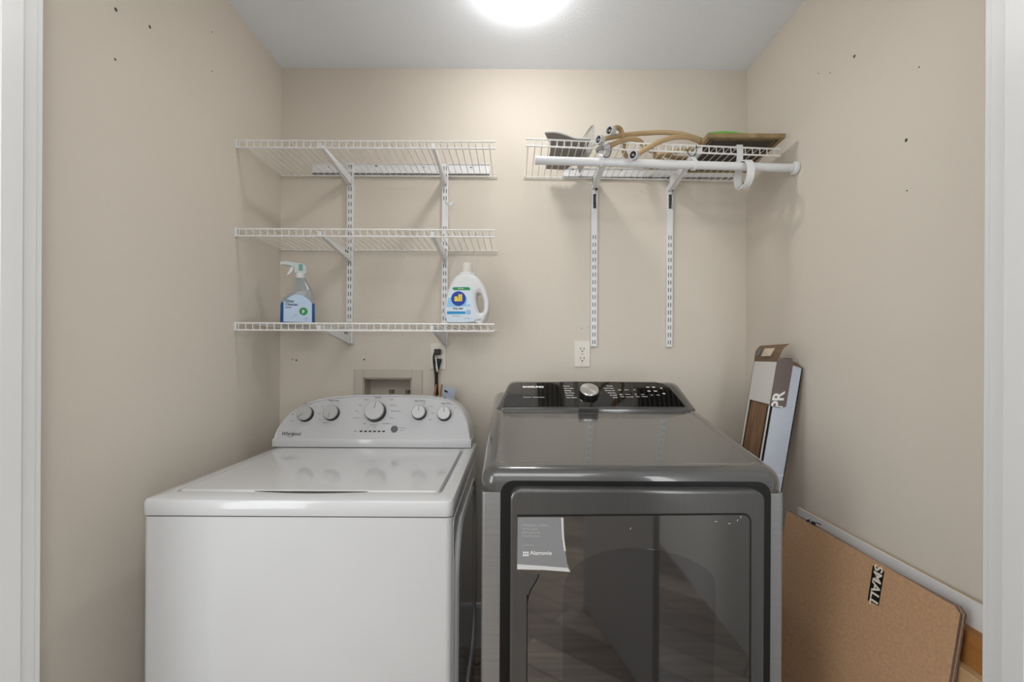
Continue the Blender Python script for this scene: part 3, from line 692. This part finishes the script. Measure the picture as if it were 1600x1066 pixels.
# ------------------------------------------------------------------ washer
def washer():
    x0, x1, y0, y1 = -.832, -.133, CY+1.02, CY+1.70; zs = .833; zt = .872
    t_ = thing('washing_machine', 'white top-loading washing machine with five console knobs', 'washing machine', ((x0+x1)/2, (y0+y1)/2, 0))
    up = lambda pts, z: [(x, y, z) for x, y in pts]
    R = .016
    bm = BM(); loft(bm, [up(rr(x0+.001, x1-.001, y0+.002, y1, R), .03), up(rr(x0+.001, x1-.001, y0+.002, y1, R), zs)]); fix(bm); obj('cabinet', bm, ENAM, t_)
    for a, b_ in ((x0+.05, y0+.05), (x1-.05, y0+.05), (x0+.05, y1-.05), (x1-.05, y1-.05)):
        obj('foot', tube(BM(), [(a, b_, 0), (a, b_, .012), (a, b_, .0121), (a, b_, .032)], [.022, .022, .009, .009], 16), BLK, t_)
    bm = BM(); loft(bm, [up(rr(x0+.004, x1-.004, y0+.005, y1-.003, R), z) for z in (zs-.001, zs+.0035)]); fix(bm); obj('seam', bm, SLOT, t_)
    # top frame with a well for the lid
    lx0, lx1, ly0, ly1 = -.797, -.170, CY+1.083, CY+1.572
    prof = [(0, zs+.003), (-.001, zs+.006), (-.001, zt-.007), (.002, zt-.002), (.007, zt)]
    rings = [up(rr(x0, x1, y0, y1, R, 6, e), z) for e, z in prof]
    inner = rr(lx0-.004, lx1+.004, ly0-.004, ly1+.004, .014, 6)
    rings += [up(inner, zt), up(rr(lx0-.001, lx1+.001, ly0-.001, ly1+.001, .012, 6), zt-.014)]
    bm = BM(); loft(bm, rings, True, True); fix(bm); obj('top_frame', bm, ENAM, t_)
    rings = [up(rr(lx0+.0015, lx1-.004, ly0+.0015, ly1, .012, 6, e), z) for e, z in ((0, zt-.012), (0, zt-.001), (.002, zt+.002), (.006, zt+.003), (.0075, zt+.003))]
    bm = BM(); loft(bm, rings); fix(bm)
    for v in bm.verts:                                     # lifted handle edge in front
        if v.co.y < ly0+.012: pass
    ld = obj('lid', bm, ENAM, t_)
    # flat dark plate as the shade of the finger scoop, at the lid's front edge
    u0, u1 = at(398, 771, 1.085).x, at(575, 771, 1.085).x; n = 16
    rows = []
    for i in range(n+1):
        t = i/n; x = lerp(u0, u1, t); s = math.sin(PI*t)
        yb = ly0+.0015; yf_ = ly0+.001-.014*s
        rows.append([(x, yf_, zt+.0003), (x, yb, zt+.0003), (x, yb, zt+.0012), (x, yf_, zt+.0006)])
    bm = BM(); loft(bm, rows); fix(bm); obj('scoop_shade', bm, SLOT, ld)
    # side panel embossing
    sf = Frame((x1, 0, 0), (0, 1, 0), (0, 0, 1))
    bm = BM(); plate(bm, sf, rr(y0+.02, y1-.02, .06, zs-.01, .02), -.003, .0005); sp = obj('side_panel', bm, ENAMS, t_)
    for e in (.06, .09):
        pts = [sf.p(a, b_, .001) for a, b_ in rr(y0+e, y1-e, .12+e, zs-.02-e*.6, .11, 10)]
        obj('pressed_bead', tube(BM(), pts, .0045, 8, closed=True), ENAMS, sp)
    # raised back corner strip along the right edge
    # console
    yb, yt = CY+1.600, CY+1.668; zb, ztp = H-.299, H-.1415
    fr = Frame((0, yb, zb), (1, 0, 0), (0, yt-yb, ztp-zb))
    ol = [(427, 690), (431, 676), (441, 660), (455, 645), (472, 634), (493, 626), (518, 621), (550, 618), (590, 617), (630, 617.5), (660, 618.5), (685, 621), (704, 626), (717, 635), (726, 648), (732, 664), (736, 690)]
    uv = [huv(a, b_, fr) for a, b_ in ol]
    cr_ = [tuple(p[:2]) for p in smooth_path([Vector((*p, 0)) for p in uv], 4)]
    cen = Vector((sum(p[0] for p in cr_)/len(cr_), .04))
    def inset(e): 
        out = []
        n = len(cr_)
        for i, p in enumerate(cr_):
            a = Vector(cr_[max(i-1, 0)]); c = Vector(cr_[min(i+1, n-1)]); t = (c-a).normalized(); nr = Vector((t.y, -t.x))
            q_ = Vector(p)+nr*e; out.append((q_.x, max(q_.y, 0)))
        return out
    back = Vector((0, .10, 0))
    rings = []
    for e, wv, bk in ((0, 0, 1.0), (0, 0, 0.0), (.0015, .004, 0), (.0045, .006, 0), (.007, .004, 0), (.008, .0015, 0)):
        ins = inset(e); ins = [(ins[0][0], -.002)]+ins+[(ins[-1][0], -.002)]
        ring = [fr.p(a, b_, wv) for a, b_ in ins]
        if bk: ring = [Vector((p.x*1.0, CY+1.70+.035, p.z-.002)) for p in ring]
        rings.append(ring)
    bm = BM(); loft(bm, rings); fix(bm)
    obj('console_housing', bm, ENAM, t_)
    ins = inset(.009); bm = BM(); plate(bm, fr, ins, .001, .0028); cp = obj('control_panel', bm, SILV, t_)
    # lower white band
    a, b_ = at(425, 697, 1.594), at(737, 697, 1.594)
    bm = BM(); box(bm, cr_[0][0]-.003, cr_[-1][0]+.002, CY+1.592, CY+1.735, H-.3265, zb+.002, .003, 2); obj('console_base', bm, ENAM, t_)
    bm = BM(); box(bm, cr_[0][0]+.002, cr_[-1][0]-.002, CY+1.594, CY+1.72, zt-.001, H-.3255); obj('seam', bm, SLOT, t_)
    def knob(px, py, r, ang, thick=.024, label=None):
        u, v = huv(px, py, fr); off = thick
        # face centre px,py -> place so that the knob FACE appears there
        kf = Frame(fr.p(0, 0, thick), fr.u, fr.v); u, v = huv(px, py, kf)
        bm = BM(); disc(bm, fr, u, v, r*1.06, .0026, thick*.75, 40, r*1.0, bev=.001); k = obj('knob', bm, BLK, cp, label=label)
        bm = BM(); disc(bm, fr, u, v, r*.985, thick*.7, thick, 40, r*.955, bev=.0015); obj('knob_face', bm, KNOBF, k) if False else None
        bm2 = bm
        # join face and pointer into the knob as material slots
        me = k.data
        b2 = BM(); b2.from_mesh(me); bmesh.ops.translate(b2, verts=b2.verts, vec=WL[k])
        nf0 = len(b2.faces); tmp = bpy.data.meshes.new('t'); bm2.to_mesh(tmp); bm2.free(); b2.from_mesh(tmp); bpy.data.meshes.remove(tmp)
        b2.faces.ensure_lookup_table()
        for f in b2.faces[nf0:]: f.material_index = 1
        dx, dy = math.sin(ang), math.cos(ang); w2 = .0008
        q = [(u+dx*r*.15-dy*w2, v+dy*r*.15+dx*w2), (u+dx*r*.9-dy*w2, v+dy*r*.9+dx*w2), (u+dx*r*.9+dy*w2, v+dy*r*.9-dx*w2), (u+dx*r*.15+dy*w2, v+dy*r*.15-dx*w2)]
        nf = len(b2.faces); loft(b2, [[fr.p(a, c, thick-.0005) for a, c in q], [fr.p(a, c, thick+.0005) for a, c in q]], mi=2)
        bmesh.ops.translate(b2, verts=b2.verts, vec=-WL[k]); b2.normal_update(); b2.to_mesh(me); b2.free()
        me.materials.append(KNOBF); me.materials.append(INK)
        me.polygons.foreach_set('use_smooth', [True]*len(me.polygons)); me.set_sharp_from_angle(angle=math.radians(30))
        return k
    K2 = 1.62/F
    knob(474.5, 645, 11.6*K2, math.radians(-130)); knob(515.5, 643.5, 11.6*K2, math.radians(-170))
    knob(584, 640.5, 15.6*K2, math.radians(8), .030); knob(653.5, 643, 11*K2, math.radians(3)); knob(693, 645, 10.6*K2, math.radians(3))
    u, v = huv(616.5, 671, fr)
    bm = BM(); disc(bm, fr, u, v, 5.4*K2, .0026, .0052, 24, bev=.0008); obj('start_button', bm, mat('button_grey', (84, 84, 86), .4), cp)
    bm = BM()
    for i in range(6):
        u, v = huv(564.6+7*i, 674.5, fr); box(bm, u-.0045, u+.0045, 0, 0.0001, 0, .0001) if False else loft(bm, [[fr.p(a, c, .0027) for a, c in rr(u-.0052, u+.0052, v-.0025, v+.0025, .0018, 2)], [fr.p(a, c, .0034) for a, c in rr(u-.0052, u+.0052, v-.0025, v+.0025, .0018, 2)]])
    fix(bm); obj('status_lights', bm, BLK, cp)
    tx = []
    def T_(s, px, py, h_=.0062, al='CENTER', bold=.00008):
        u, v = huv(px, py, fr); tx.append(textbm(s, h_, fr, u, v, .0031, al, bold=bold))
    T_('Load Size', 481, 631, .007, bold=.00025); T_('Water Temp', 522, 626.5, .007, bold=.00025); T_('Normal', 591, 622, .007, bold=.00025)
    T_('Fabric Softener', 657, 627, .0068, bold=.0002); T_('Deep Water', 697, 631, .0065, bold=.0002)
    for s, px, py in (('Auto', 475, 634), ('Sm', 464, 638), ('Med', 458, 648), ('Super', 457, 658), ('Hot', 504, 636), ('Warm', 499, 646.5), ('Cool', 501, 656.5), ('Tap Cold', 508, 661),
                      ('Delicate', 573, 625), ('Casual', 563, 634), ('Quick', 558, 643), ('Heavy Duty', 557, 653.5), ('Soak', 570, 662.5), ('Rinse & Spin', 585, 664.5), ('Towels', 612, 625), ('Bulky Items', 615, 634), ('Bedding & Sheets', 619, 643), ('Colors', 612, 653.5), ('Clean Washer', 604, 662.5), ('Off', 663, 631),
                      ('1 Rinse', 674, 636), ('2 Rinse', 676, 646), ('Extra', 673, 656), ('No', 705, 633), ('Yes', 711, 638)):
        T_(s, px, py, .0048)
    T_('lint', 586, 668, .0055); T_('Status', 556, 674, .0055); T_('Start / Pause', 629, 669, .0045); T_('Hold 3 sec', 628, 673, .0035)
    obj('panel_lettering', merge(tx), INK, cp, 0)
    u, v = huv(455.5, 678.5, fr)
    bm = merge([textbm('Whirlpool', .0175, fr, u, v, .0031, bold=.0003, shear=.15, sx=.92)])
    pts = [(-.012, -.0075), (-.004, -.0108), (.006, -.0075), (.012, .001), (.0125, .0075)]
    tube(bm, smooth_path([fr.p(u+a, v+b_, .0032) for a, b_ in pts], 5), .0005, 6)
    obj('logo', bm, MATBLK, cp, 0)
washer()

# ------------------------------------------------------------------ dryer
def dryer():
    x0, x1, y0, y1 = -.070, .614, CY+1.020, CY+1.72; zl_ = H-.308
    t_ = thing('clothes_dryer', 'dark grey clothes dryer with a black glass console and silver knob', 'dryer', ((x0+x1)/2, (y0+y1)/2, 0))
    up = lambda pts, z: [(x, y, z) for x, y in pts]
    bm = BM(); loft(bm, [up(rr(x0+.002, x1-.002, y0+.003, y1, .008), .02), up(rr(x0+.002, x1-.002, y0+.003, y1, .008), zl_)]); fix(bm); obj('cabinet', bm, FRAMES, t_)
    for a, b_ in ((x0+.05, y0+.05), (x1-.05, y0+.05), (x0+.05, y1-.05), (x1-.05, y1-.05)):
        obj('foot', tube(BM(), [(a, b_, 0), (a, b_, .022)], .02, 16), BLK, t_)
    # sloping lid
    ys, ye = CY+1.08, CY+1.467; za, zb_ = H-.2446, H-.175; sl = (zb_-za)/(ye-ys)
    zp = lambda y: za+(y-ys)*sl
    def ring(e, drop, rad=.034, zfix=None):
        out = []
        for x, y in rr(x0, x1, y0, y1, rad, 8, e):
            # front edge rounds over a wider band than the sides
            out.append((x, y, zfix if zfix is not None else zp(max(y, y0+.03))-drop))
        return out
    rings = [ring(.004, 0, .030, zl_-.0005), ring(0, 0, .034, zl_+.002)]
    Rr = .034
    for i in range(0, 10):
        a = PI/2*i/9; rings.append(ring(Rr*(1-math.cos(a)), Rr*(1-math.sin(a))+.002, .034 if i == 0 else .034+.012*i/9))
    # widen front: shift inner rings back in y near the front
    last = ring(.046, .0045, .06)
    rings.append(ring(.040, .0022, .056)); rings.append(last); rings.append(ring(.048, .0045, .058))
    bm = BM(); loft(bm, rings, True, True); fix(bm); obj('lid', bm, DLID, t_, 50)
    # front: black recess, door
    ff_ = Frame((0, y0, 0), (1, 0, 0), (0, 0, 1))
    px = lambda a, b_, d=1.02: (at(a, b_, d).x, at(a, b_, d).z)
    gx0, gz1 = px(782, 751); gx1, _ = px(1204, 751)
    bm = BM(); loft(bm, [[ff_.p(a, b_, wv) for a, b_ in rr(gx0, gx1, .1, gz1, .03, 8, e)] for e, wv in ((0, -.01), (0, .0022), (.001, .003))]); fix(bm); obj('door_recess', bm, MATBLK, t_)
    dx0, dz1 = px(797.5, 765.5, .985); dx1, _ = px(1196, 765, .985)
    bm = BM(); loft(bm, [[ff_.p(a, b_, wv) for a, b_ in rr(dx0, dx1, .13, dz1, .022, 8, e)] for e, wv in ((0, .003), (0, .029), (.0012, .033), (.005, .035), (.0065, .035))]); fix(bm); dr_ = obj('door', bm, DDOOR, t_)
    df = Frame((0, y0-.035, 0), (1, 0, 0), (0, 0, 1))
    h_ = lambda a, b_: huv(a, b_, df)
    # inner pane with a notch for the handle
    A, B, C = h_(808, 806), h_(1172, 803.5), h_(824, 940)
    r_ = .016; pane = [(A[0], A[1])]
    pane = [(B[0]-r_+r_*math.sin(PI/2*k/6), B[1]-r_+r_*math.cos(PI/2*k/6)) for k in range(7)]+[(B[0]+.002, .19), (C[0], .19), (C[0], h_(824, 945)[1]), h_(827, 930), h_(832, 918), h_(838, 906), h_(843, 897), h_(812, 900), h_(808, 894), (A[0], A[1]-.003), (A[0]+.003, A[1])]
    bm = BM(); plate(bm, df, pane, 0, .0016); pn = obj('pane', bm, DGLASS, dr_, 20)
    path = [df.p(a, b_, .0008) for a, b_ in pane[7:8][::-1]+pane[:7][::-1]]
    path = [df.p(*pane[7], .0006)]+[df.p(a, b_, .0006) for a, b_ in reversed(pane[:7])]+[df.p(*A, .0006)]
    obj('groove', tube(BM(), path, .0021, 6), MATBLK, dr_)
    obj('groove', tube(BM(), smooth_path([df.p(C[0], .19, .0006), df.p(C[0], h_(824, 960)[1], .0006), df.p(C[0]+.0005, h_(824, 940)[1], .0006), df.p(*h_(829, 923), .0006), df.p(*h_(838, 908), .0006), df.p(*h_(842, 898), .0006)], 5), .0015, 6), MATBLK, dr_)
    # drum window seen through the pane
    pts = [h_(a, b_) for a, b_ in ((1114, 1066), (1117, 940), (1115, 905), (1104, 890), (1080, 876), (1045, 864), (1005, 857), (965, 858), (925, 868), (900, 884), (885, 905), (880, 940), (880, 1066))]
    pts = [p[:2] for p in smooth_path([Vector((a, b_, 0)) for a, b_ in pts], 4)]; pts = [(a, b_) for a, b_ in pts]
    pts = [(pts[0][0], .30)]+pts[1:-1]+[(pts[-1][0], .30)]
    bm = BM(); plate(bm, df, pts, .001, .0022); obj('drum_window', bm, mat('window_tint', (112, 112, 113), .05, metal=.9), pn, 20)
    for a, b_ in ((1157, 808), (1152, 813), (1118, 815), (1139, 818), (985, 826)):
        p = h_(a, b_); q = random.uniform(0, 3); bm = BM(); pf_ = [(p[0]+.0035*math.cos(q), p[1]+.0035*math.sin(q)), (p[0]-.001*math.sin(q), p[1]+.001*math.cos(q)), (p[0]-.003*math.cos(q), p[1]-.003*math.sin(q))]
        plate(bm, df, pf_, .0015, .0022); obj('scuff_mark', bm, STICKL, pn, 0)
    # film sticker
    st = [h_(a, b_) for a, b_ in ((809, 808), (877, 808), (880, 840), (886, 880), (891, 893), (850, 890), (808, 889))]
    bm = BM(); plate(bm, df, st, .0018, .0024); sk = obj('sticker', bm, STICK, dr_, 0, label='grey film sticker with pale lettering')
    bm = BM(); e = [h_(a, b_) for a, b_ in ((808, 889), (808, 881), (850, 884), (887, 887), (891, 893), (850, 890))]; plate(bm, df, e, .0024, .0028)
    e = [h_(a, b_) for a, b_ in ((876.5, 808.5), (880, 808.5), (881, 838), (884, 861), (881, 860), (878, 838))]; plate(bm, df, e, .0024, .0028); obj('sticker_edge', bm, STICKL, sk, 0)
    tx = []
    for i, s in enumerate(('Alfeinguya y saldrie', 'wa & a gaas', 'plan Sue a vis', 'v sa Premieu')):
        u, v = h_(816, 820+5.6*i); tx.append(textbm(s, .0072, df, u, v, .0028, 'LEFT'))
    u, v = h_(816, 851); tx.append(textbm('tor Acrinst', .0055, df, u, v, .0028, 'LEFT'))
    obj('sticker_text', merge(tx), mat('pale_grey_ink', (185, 185, 186), .5), sk, 0)
    u, v = h_(828, 863.5); tx = [textbm('Alamovie', .0125, df, u, v, .0028, 'LEFT', bold=.0002)]
    bm = BM()
    for i in range(2):
        for j in range(3):
            a, b_ = h_(817+3.2*j, 861.5+4*i); loft(bm, [[df.p(x, y, .0024) for x, y in rr(a, a+.0034, b_-.004, b_, .0004, 1)], [df.p(x, y, .0028) for x, y in rr(a, a+.0034, b_-.004, b_, .0004, 1)]])
    fix(bm); obj('sticker_logo', merge(tx+[bm]), WHT, sk, 0)
    # console
    cb = [at(775, 640, 1.46), at(1082, 640, 1.46)]
    bx0_, bx1_ = x0+.018, .600; tx0, tx1 = -.012, .578
    yb0, yt0 = CY+1.467, CY+1.573; zb0, zt0 = H-.174, H-.100
    rings = []
    bot = rr(bx0_, bx1_, yb0, y1, .03, 8); topr = rr(tx0, tx1, yt0, y1-.02, .035, 8)
    rings.append([(x, y, zb0-.02) for x, y in bot])
    for t, e in ((0, 0), (.25, 0), (.5, 0), (.75, 0), (.93, 0), (1.02, .004), (1.07, .012), (1.09, .022)):
        rings.append([(lerp(a[0], b_[0], min(t, 1))*1.0, lerp(a[1], b_[1], min(t, 1)), lerp(zb0, zt0, t)) for a, b_ in zip(rr(bx0_, bx1_, yb0, y1, .03, 8, e), rr(tx0, tx1, yt0, y1-.02, .035, 8, e))])
    bm = BM(); loft(bm, rings); fix(bm); cs = obj('console_housing', bm, DLID, t_, 40)
    cf_ = Frame((0, yb0, zb0), (1, 0, 0), (0, yt0-yb0, zt0-zb0))
    c = lambda a, b_: huv(a, b_, cf_)
    ol = [c(786, 636), c(789, 624), c(796, 608), c(802, 600.5), c(812, 598.5), c(900, 597), c(1025, 598), c(1036, 600.5), c(1045, 606), c(1058, 621), c(1071, 636)]
    bm = BM(); plate(bm, cf_, ol, -.001, .0016); pg = obj('control_glass', bm, GLASSB, t_, 20)
    kf = Frame(cf_.p(0, 0, .020), cf_.u, cf_.v); u, v = huv(921, 608, kf); r_ = .0335/2*1.92
    r_ = 15*1.53/F
    bm = BM(); disc(bm, cf_, u, v, r_*1.1, .0016, .004, 40); disc(bm, cf_, u, v, r_*1.02, .004, .016, 40, r_); kn = obj('knob', bm, BLK, pg)
    bm = BM(); disc(bm, cf_, u, v, r_*.99, .016, .0205, 48, r_*.96, bev=.001); obj('knob_cap', bm, CHROME, kn, 30, label='brushed silver knob cap')
    tx = []
    def T_(s, a, b_, h_=.006, al='CENTER', bold=.0001, sx=1):
        u, v = c(a, b_); tx.append(textbm(s, h_, cf_, u, v, .0019, al, bold=bold, sx=sx))
    T_('SAMSUNG', 833, 605.5, .0125, bold=.0006, sx=1.25); T_('Sensor Dry  /  Moisture Detect', 834, 621.5, .0058, sx=.95)
    for i, s in enumerate(('Normal', 'Heavy Duty', 'Bedding', 'Perm Press', 'Delicates', 'Super Speed')): T_(s, 880+1.0*i, 604+3.6*i, .0068, 'LEFT')
    for i, s in enumerate(('Sanitize', 'Steam Fresh', 'Wrinkle Off', 'Time Dry', 'Air Fluff', 'Quick')): T_(s, 957+1.6*i, 604+3.6*i, .0068, 'RIGHT')
    for s, a, b_ in (('High', 968, 610), ('More', 979, 610), ('60', 991, 610), ('Med', 970, 617), ('Norm', 981, 617), ('40', 993, 617), ('Low', 1004, 617), ('Temp', 972, 620.5), ('Dry Level', 984, 621), ('Time', 996, 620.5), ('Wrinkle', 1007, 620.5), ('Sig', 1018, 618), ('Lock', 1028, 618)): T_(s, a, b_, .006)
    for a, b_ in ((1012, 606), (1021, 606), (1014, 612), (1024, 612)): T_('OK', a, b_, .0075, bold=.0003)
    T_('O', 1033, 607.5, .009, bold=.0003); T_('>ll', 1037, 616, .0085, bold=.0004)
    obj('brand_lettering', tx[0], WHT, pg, 0); obj('small_lettering', tx[1], WHT, pg, 0)
    obj('left_cycle_names', merge(tx[2:8]), WHT, pg, 0); obj('right_cycle_names', merge(tx[8:14]), WHT, pg, 0); obj('option_lettering', merge(tx[14:]), WHT, pg, 0)
    # hinge notch at the foot of the console
    bm = BM(); a = at(905, 640, 1.46); b_ = at(935, 640, 1.46); box(bm, a.x, b_.x, yb0-.006, yb0+.001, zb0-.006, zb0+.003, .001, 1); obj('lint_door_tab', bm, BLK, t_)
dryer()

# ------------------------------------------------------------------ flooring carton in the corner
def carton():
    k = .165                                             # lean towards the right wall
    up = Vector((k, 0, 1)).normalized(); x = Vector((1, 0, 0)); 
    top = Vector((.868, CY+1.495, H-.018)); base = top-up*(top.z/up.z)
    Wx, Wy = .088, .140; Hh = (top-base).length
    t_ = thing('flooring_carton', 'tall torn white carton of vinyl planks leaning in the right corner', 'carton', base)
    # A: face towards -x (long, in y);  B: face towards the camera
    FA = Frame(base, (0, -1, 0), up); FB = Frame(base, (1, 0, 0), up)      # FA normal = -y x up = -x ; u runs from back to front
    FA = Frame(base+Vector((0, Wy, 0)), (0, -1, 0), up)
    cutA = FA.uv(base+up*(Hh-.137/1.0))[1]
    th = .003
    bm = BM(); plate(bm, FA, [(0, cutA), (Wy, cutA-.004), (Wy, Hh), (0, Hh)], -th, 0); obj('side_panel', bm, BOXW, t_, 0)
    bm = BM(); plate(bm, FA, [(0, .0), (.010, .0), (.010, cutA), (0, cutA)], -th, 0); plate(bm, FA, [(Wy-.004, 0), (Wy, 0), (Wy, cutA-.004), (Wy-.004, cutA-.004)], -th, 0); obj('edge_strip', bm, BOXW, t_, 0)
    xd = Vector((1, 0, 0))
    fb = Frame(base, (1, 0, 0), (k, 0, 1)); fb.u = Vector((1, 0, 0)); fb.v = up; fb.n = Vector((0, -1, 0))
    bw = .054
    bm = BM(); plate(bm, fb, [(.012, 0), (Wx, 0), (Wx, Hh-.02), (bw, Hh-.012), (bw, cutA), (.012, cutA)], -th, 0); obj('front_panel', bm, BOXB, t_, 0, label='bluish white printed carton front')
    bm = BM(); plate(bm, fb, [(0, cutA-.010), (bw*.6, cutA-.016), (bw, cutA-.012), (bw, Hh-.004), (bw-.006, Hh+.010), (.006, Hh+.010), (0, Hh)], -.001, .0018); bd = obj('brown_band', bm, BOXG, t_, 0)
    bm = textbm('PR', .052, fb, bw*.47, cutA+.009, .0023, 'CENTER', rot=PI/2, bold=.0014)
    bmesh.ops.bisect_plane(bm, geom=bm.verts[:]+bm.edges[:]+bm.faces[:], plane_co=fb.p(0, cutA-.008, 0), plane_no=-fb.v, clear_outer=True)
    obj('band_lettering', bm, WHT, bd, 0)
    bm = BM(); plate(bm, fb, [(.014, Hh*.68), (Wx-.002, Hh*.68+.004), (Wx-.002, Hh*.68+.008), (.014, Hh*.68+.004)], 0, .0008); obj('white_line', bm, WHT, t_, 0)
    # far sides
    bm = BM(); fr2 = Frame(base+Vector((Wx, 0, 0)), (0, 1, 0), up)
    plate(bm, fr2, [(0, 0), (Wy, 0), (Wy, Hh-.01), (0, Hh-.02)], -th, 0); obj('wall_side_panel', bm, KRAFT, t_, 0)
    bm = BM(); f3 = Frame(base+Vector((0, Wy, 0)), (-1, 0, 0), up); f3.u = Vector((1, 0, 0)); f3.v = up; f3.n = Vector((0, 1, 0))
    plate(bm, f3, [(0, 0), (Wx, 0), (Wx, Hh), (0, Hh)], -th, 0); obj('rear_panel', bm, KRAFT, t_, 0)
    # planks
    for i in range(4):
        a = .008+i*.014
        bm = BM(); p = Frame(base+Vector((a, Wy-.012, .004)), (0, -1, 0), up)
        plate(bm, p, [(0, 0), (Wy-.030, 0), (Wy-.030, Hh-.06), (0, Hh-.06)], -.010, 0)
        obj('vinyl_plank', bm, PLANK if i == 0 else KRAFT, t_, 0)
    bm = BM(); plate(bm, fb, [(.003, 0), (.009, 0), (.009, cutA-.012), (.003, cutA-.012)], -.018, -.006); obj('dark_edge', bm, BLK, t_, 0)
    # flaps
    hd = at(1183, 559.5, 1.60)
    pA = [base+up*Hh+Vector((0, Wy, 0)), base+up*Hh]
    tipA = [at(1187, 541, 1.60), at(1233, 538, 1.49)]
    mid = [lerp(pA[0], tipA[0], .6)+Vector((-.006, 0, .004)), lerp(pA[1], tipA[1], .55)+Vector((-.004, 0, .006))]
    bm = BM(); rows = [[pA[0], pA[1]], mid, tipA]
    pr = smooth_path([r_[0] for r_ in rows], 5), smooth_path([r_[1] for r_ in rows], 5)
    o_ = Vector((.0015, -.0005, .0015))
    loft(bm, [[a, b_, b_+o_, a+o_] for a, b_ in zip(*pr)]); fix(bm); fl = obj('top_flap', bm, KRAFT, t_, 40, label='raised brown inner flap')
    i0 = 2; A0, B0, A1, B1 = pr[0][2], pr[1][2], pr[0][8], pr[1][8]
    def patch(s0, s1, t0, t1, m, nm):
        P = lambda s, t: lerp(lerp(A0, B0, s), lerp(A1, B1, s), t)+Vector((-.004, -.002, .0015))
        bm = BM(); q = [P(s0, t0), P(s1, t0), P(s1, t1), P(s0, t1)]; loft(bm, [q, [v_+Vector((.002, .001, 0)) for v_ in q]]); fix(bm); return obj(nm, bm, m, fl, 0)
    patch(.30, .68, .05, .85, mat('flap_cream', (206, 188, 168), .6), 'printed_patch'); patch(.08, .2, .1, .8, mat('flap_blue', (110, 118, 126), .6), 'printed_patch')
    bm = BM(); q0 = fb.p(bw-.002, Hh+.004, 0); 
    q = [fb.p(bw-.002, Hh-.010, 0), fb.p(Wx, Hh-.022, 0), fb.p(Wx+.001, Hh-.008, -.03), fb.p(bw+.010, Hh+.010, -.05)]
    loft(bm, [q, [v_+Vector((0, 0, .002)) for v_ in q]]); fix(bm); obj('side_flap', bm, KRAFT, t_, 0)
    q = [fb.p(.010, Hh+.012, .001), fb.p(bw-.004, Hh+.010, .001), fb.p(bw+.016, Hh+.008, -.06), fb.p(.020, Hh+.018, -.07)]
    bm = BM(); loft(bm, [q, [v_+Vector((0, 0, .002)) for v_ in q]]); fix(bm); obj('front_flap', bm, BOXG, t_, 0)
carton()

# ------------------------------------------------------------------ wood frame and flattened box at the right wall
zt_ = H-.4965+.0
t_ = thing('wooden_frame', 'pine frame with a white painted top rail standing against the right wall', 'wooden frame', (XR-.02, CY+1.2, 0))
ya, yz = CY+.86, CY+1.503
bm = BM(); box(bm, XR-.0195, XR-.0165, ya, yz, zt_-.056, zt_-.0005); obj('painted_face', bm, TRIM, t_, 0, label='white painted face')
bm = BM(); box(bm, XR-.0165, XR-.0145, ya, yz, zt_-.056, zt_); box(bm, XR-.0145, XR-.0141, ya, yz, zt_-.056, zt_); obj('top_rail', bm, PINE, t_, 0)
bm = BM(); box(bm, XR-.0405, XR-.0165, CY+.86, CY+.955, zt_-.125, zt_-.0565, .001, 1); obj('pine_block', bm, PINED, t_, 0)
bm = BM(); box(bm, XR-.060, XR-.0165, CY+.86, CY+.955, 0, zt_-.126, .001, 1); obj('pine_post', bm, PINE, t_, 0)
bm = BM(); box(bm, XR-.040, XR-.0145, CY+1.43, CY+1.47, 0, zt_-.0565, .001, 1); obj('pine_post', bm, PINE, t_, 0)
def cardboard():
    lean = math.radians(9); top = Vector((.898, CY+1.487, H-.503)); v = Vector((math.sin(lean), 0, math.cos(lean)))
    base = top-v*(top.z/v.z); Hh = (top-base).length; Ln = 1.487-.909
    fr = Frame(base, (0, -1, 0), v)
    t_ = thing('flattened_box', 'flattened brown moving box leaning on the right wall beside the dryer', 'cardboard box', base)
    for i in range(4):
        o = -.0045*i; bm = BM(); s = .003*(i % 2)
        ol = [(0, 0), (Ln-.0-s, 0), (Ln-s, Hh-.010), (Ln-.012-s, Hh-.001), (Ln*.62, Hh-.0015*i), (Ln*.3, Hh), (0, Hh)]
        plate(bm, fr, ol, o-.0036, o); 
        for f in bm.faces:
            if abs(f.normal.dot(fr.n)) < .5: f.material_index = 1
        pn = obj('outer_panel' if i == 0 else 'folded_layer', bm, [CARD, CARDE], t_, 0)
        if i == 0: P0 = pn
    q = [huv(a, b_, fr) for a, b_ in ((1364, 884), (1382, 893), (1373, 947), (1356, 938))]
    bm = BM(); plate(bm, fr, q, .0001, .0006); lb = obj('size_label', bm, BLK, P0, 0)
    cu = (sum(p[0] for p in q)/4, sum(p[1] for p in q)/4); d1 = Vector(q[3])-Vector(q[0]); ang = math.atan2(d1.y, d1.x)
    obj('label_lettering', textbm('SMALL', .0345, fr, cu[0], cu[1], .0009, rot=ang, bold=.0008), mat('label_cream', (226, 214, 198), .6), lb, 0)
    bm = BM()
    for a, b_, c, d in (((1261, 812), (1266, 812), (1265, 816), (1260, 816)), ((1268, 814), (1275, 817), (1274, 822), (1267, 818)), ((1276, 816), (1284, 820), (1283, 821), (1276, 817.5))):
        plate(bm, fr, [huv(*k_, fr) for k_ in (a, b_, c, d)], .0001, .0006)
    obj('printed_mark', bm, BLK, P0, 0)
    cl_ = [fr.p(*huv(a, b_, fr), .0001) for a, b_ in ((1232, 976), (1300, 1030), (1330, 1066))]
    obj('crease', tube(BM(), cl_, .0008, 4), mat('crease_tan', (190, 160, 130), .8), P0, 0)
cardboard()
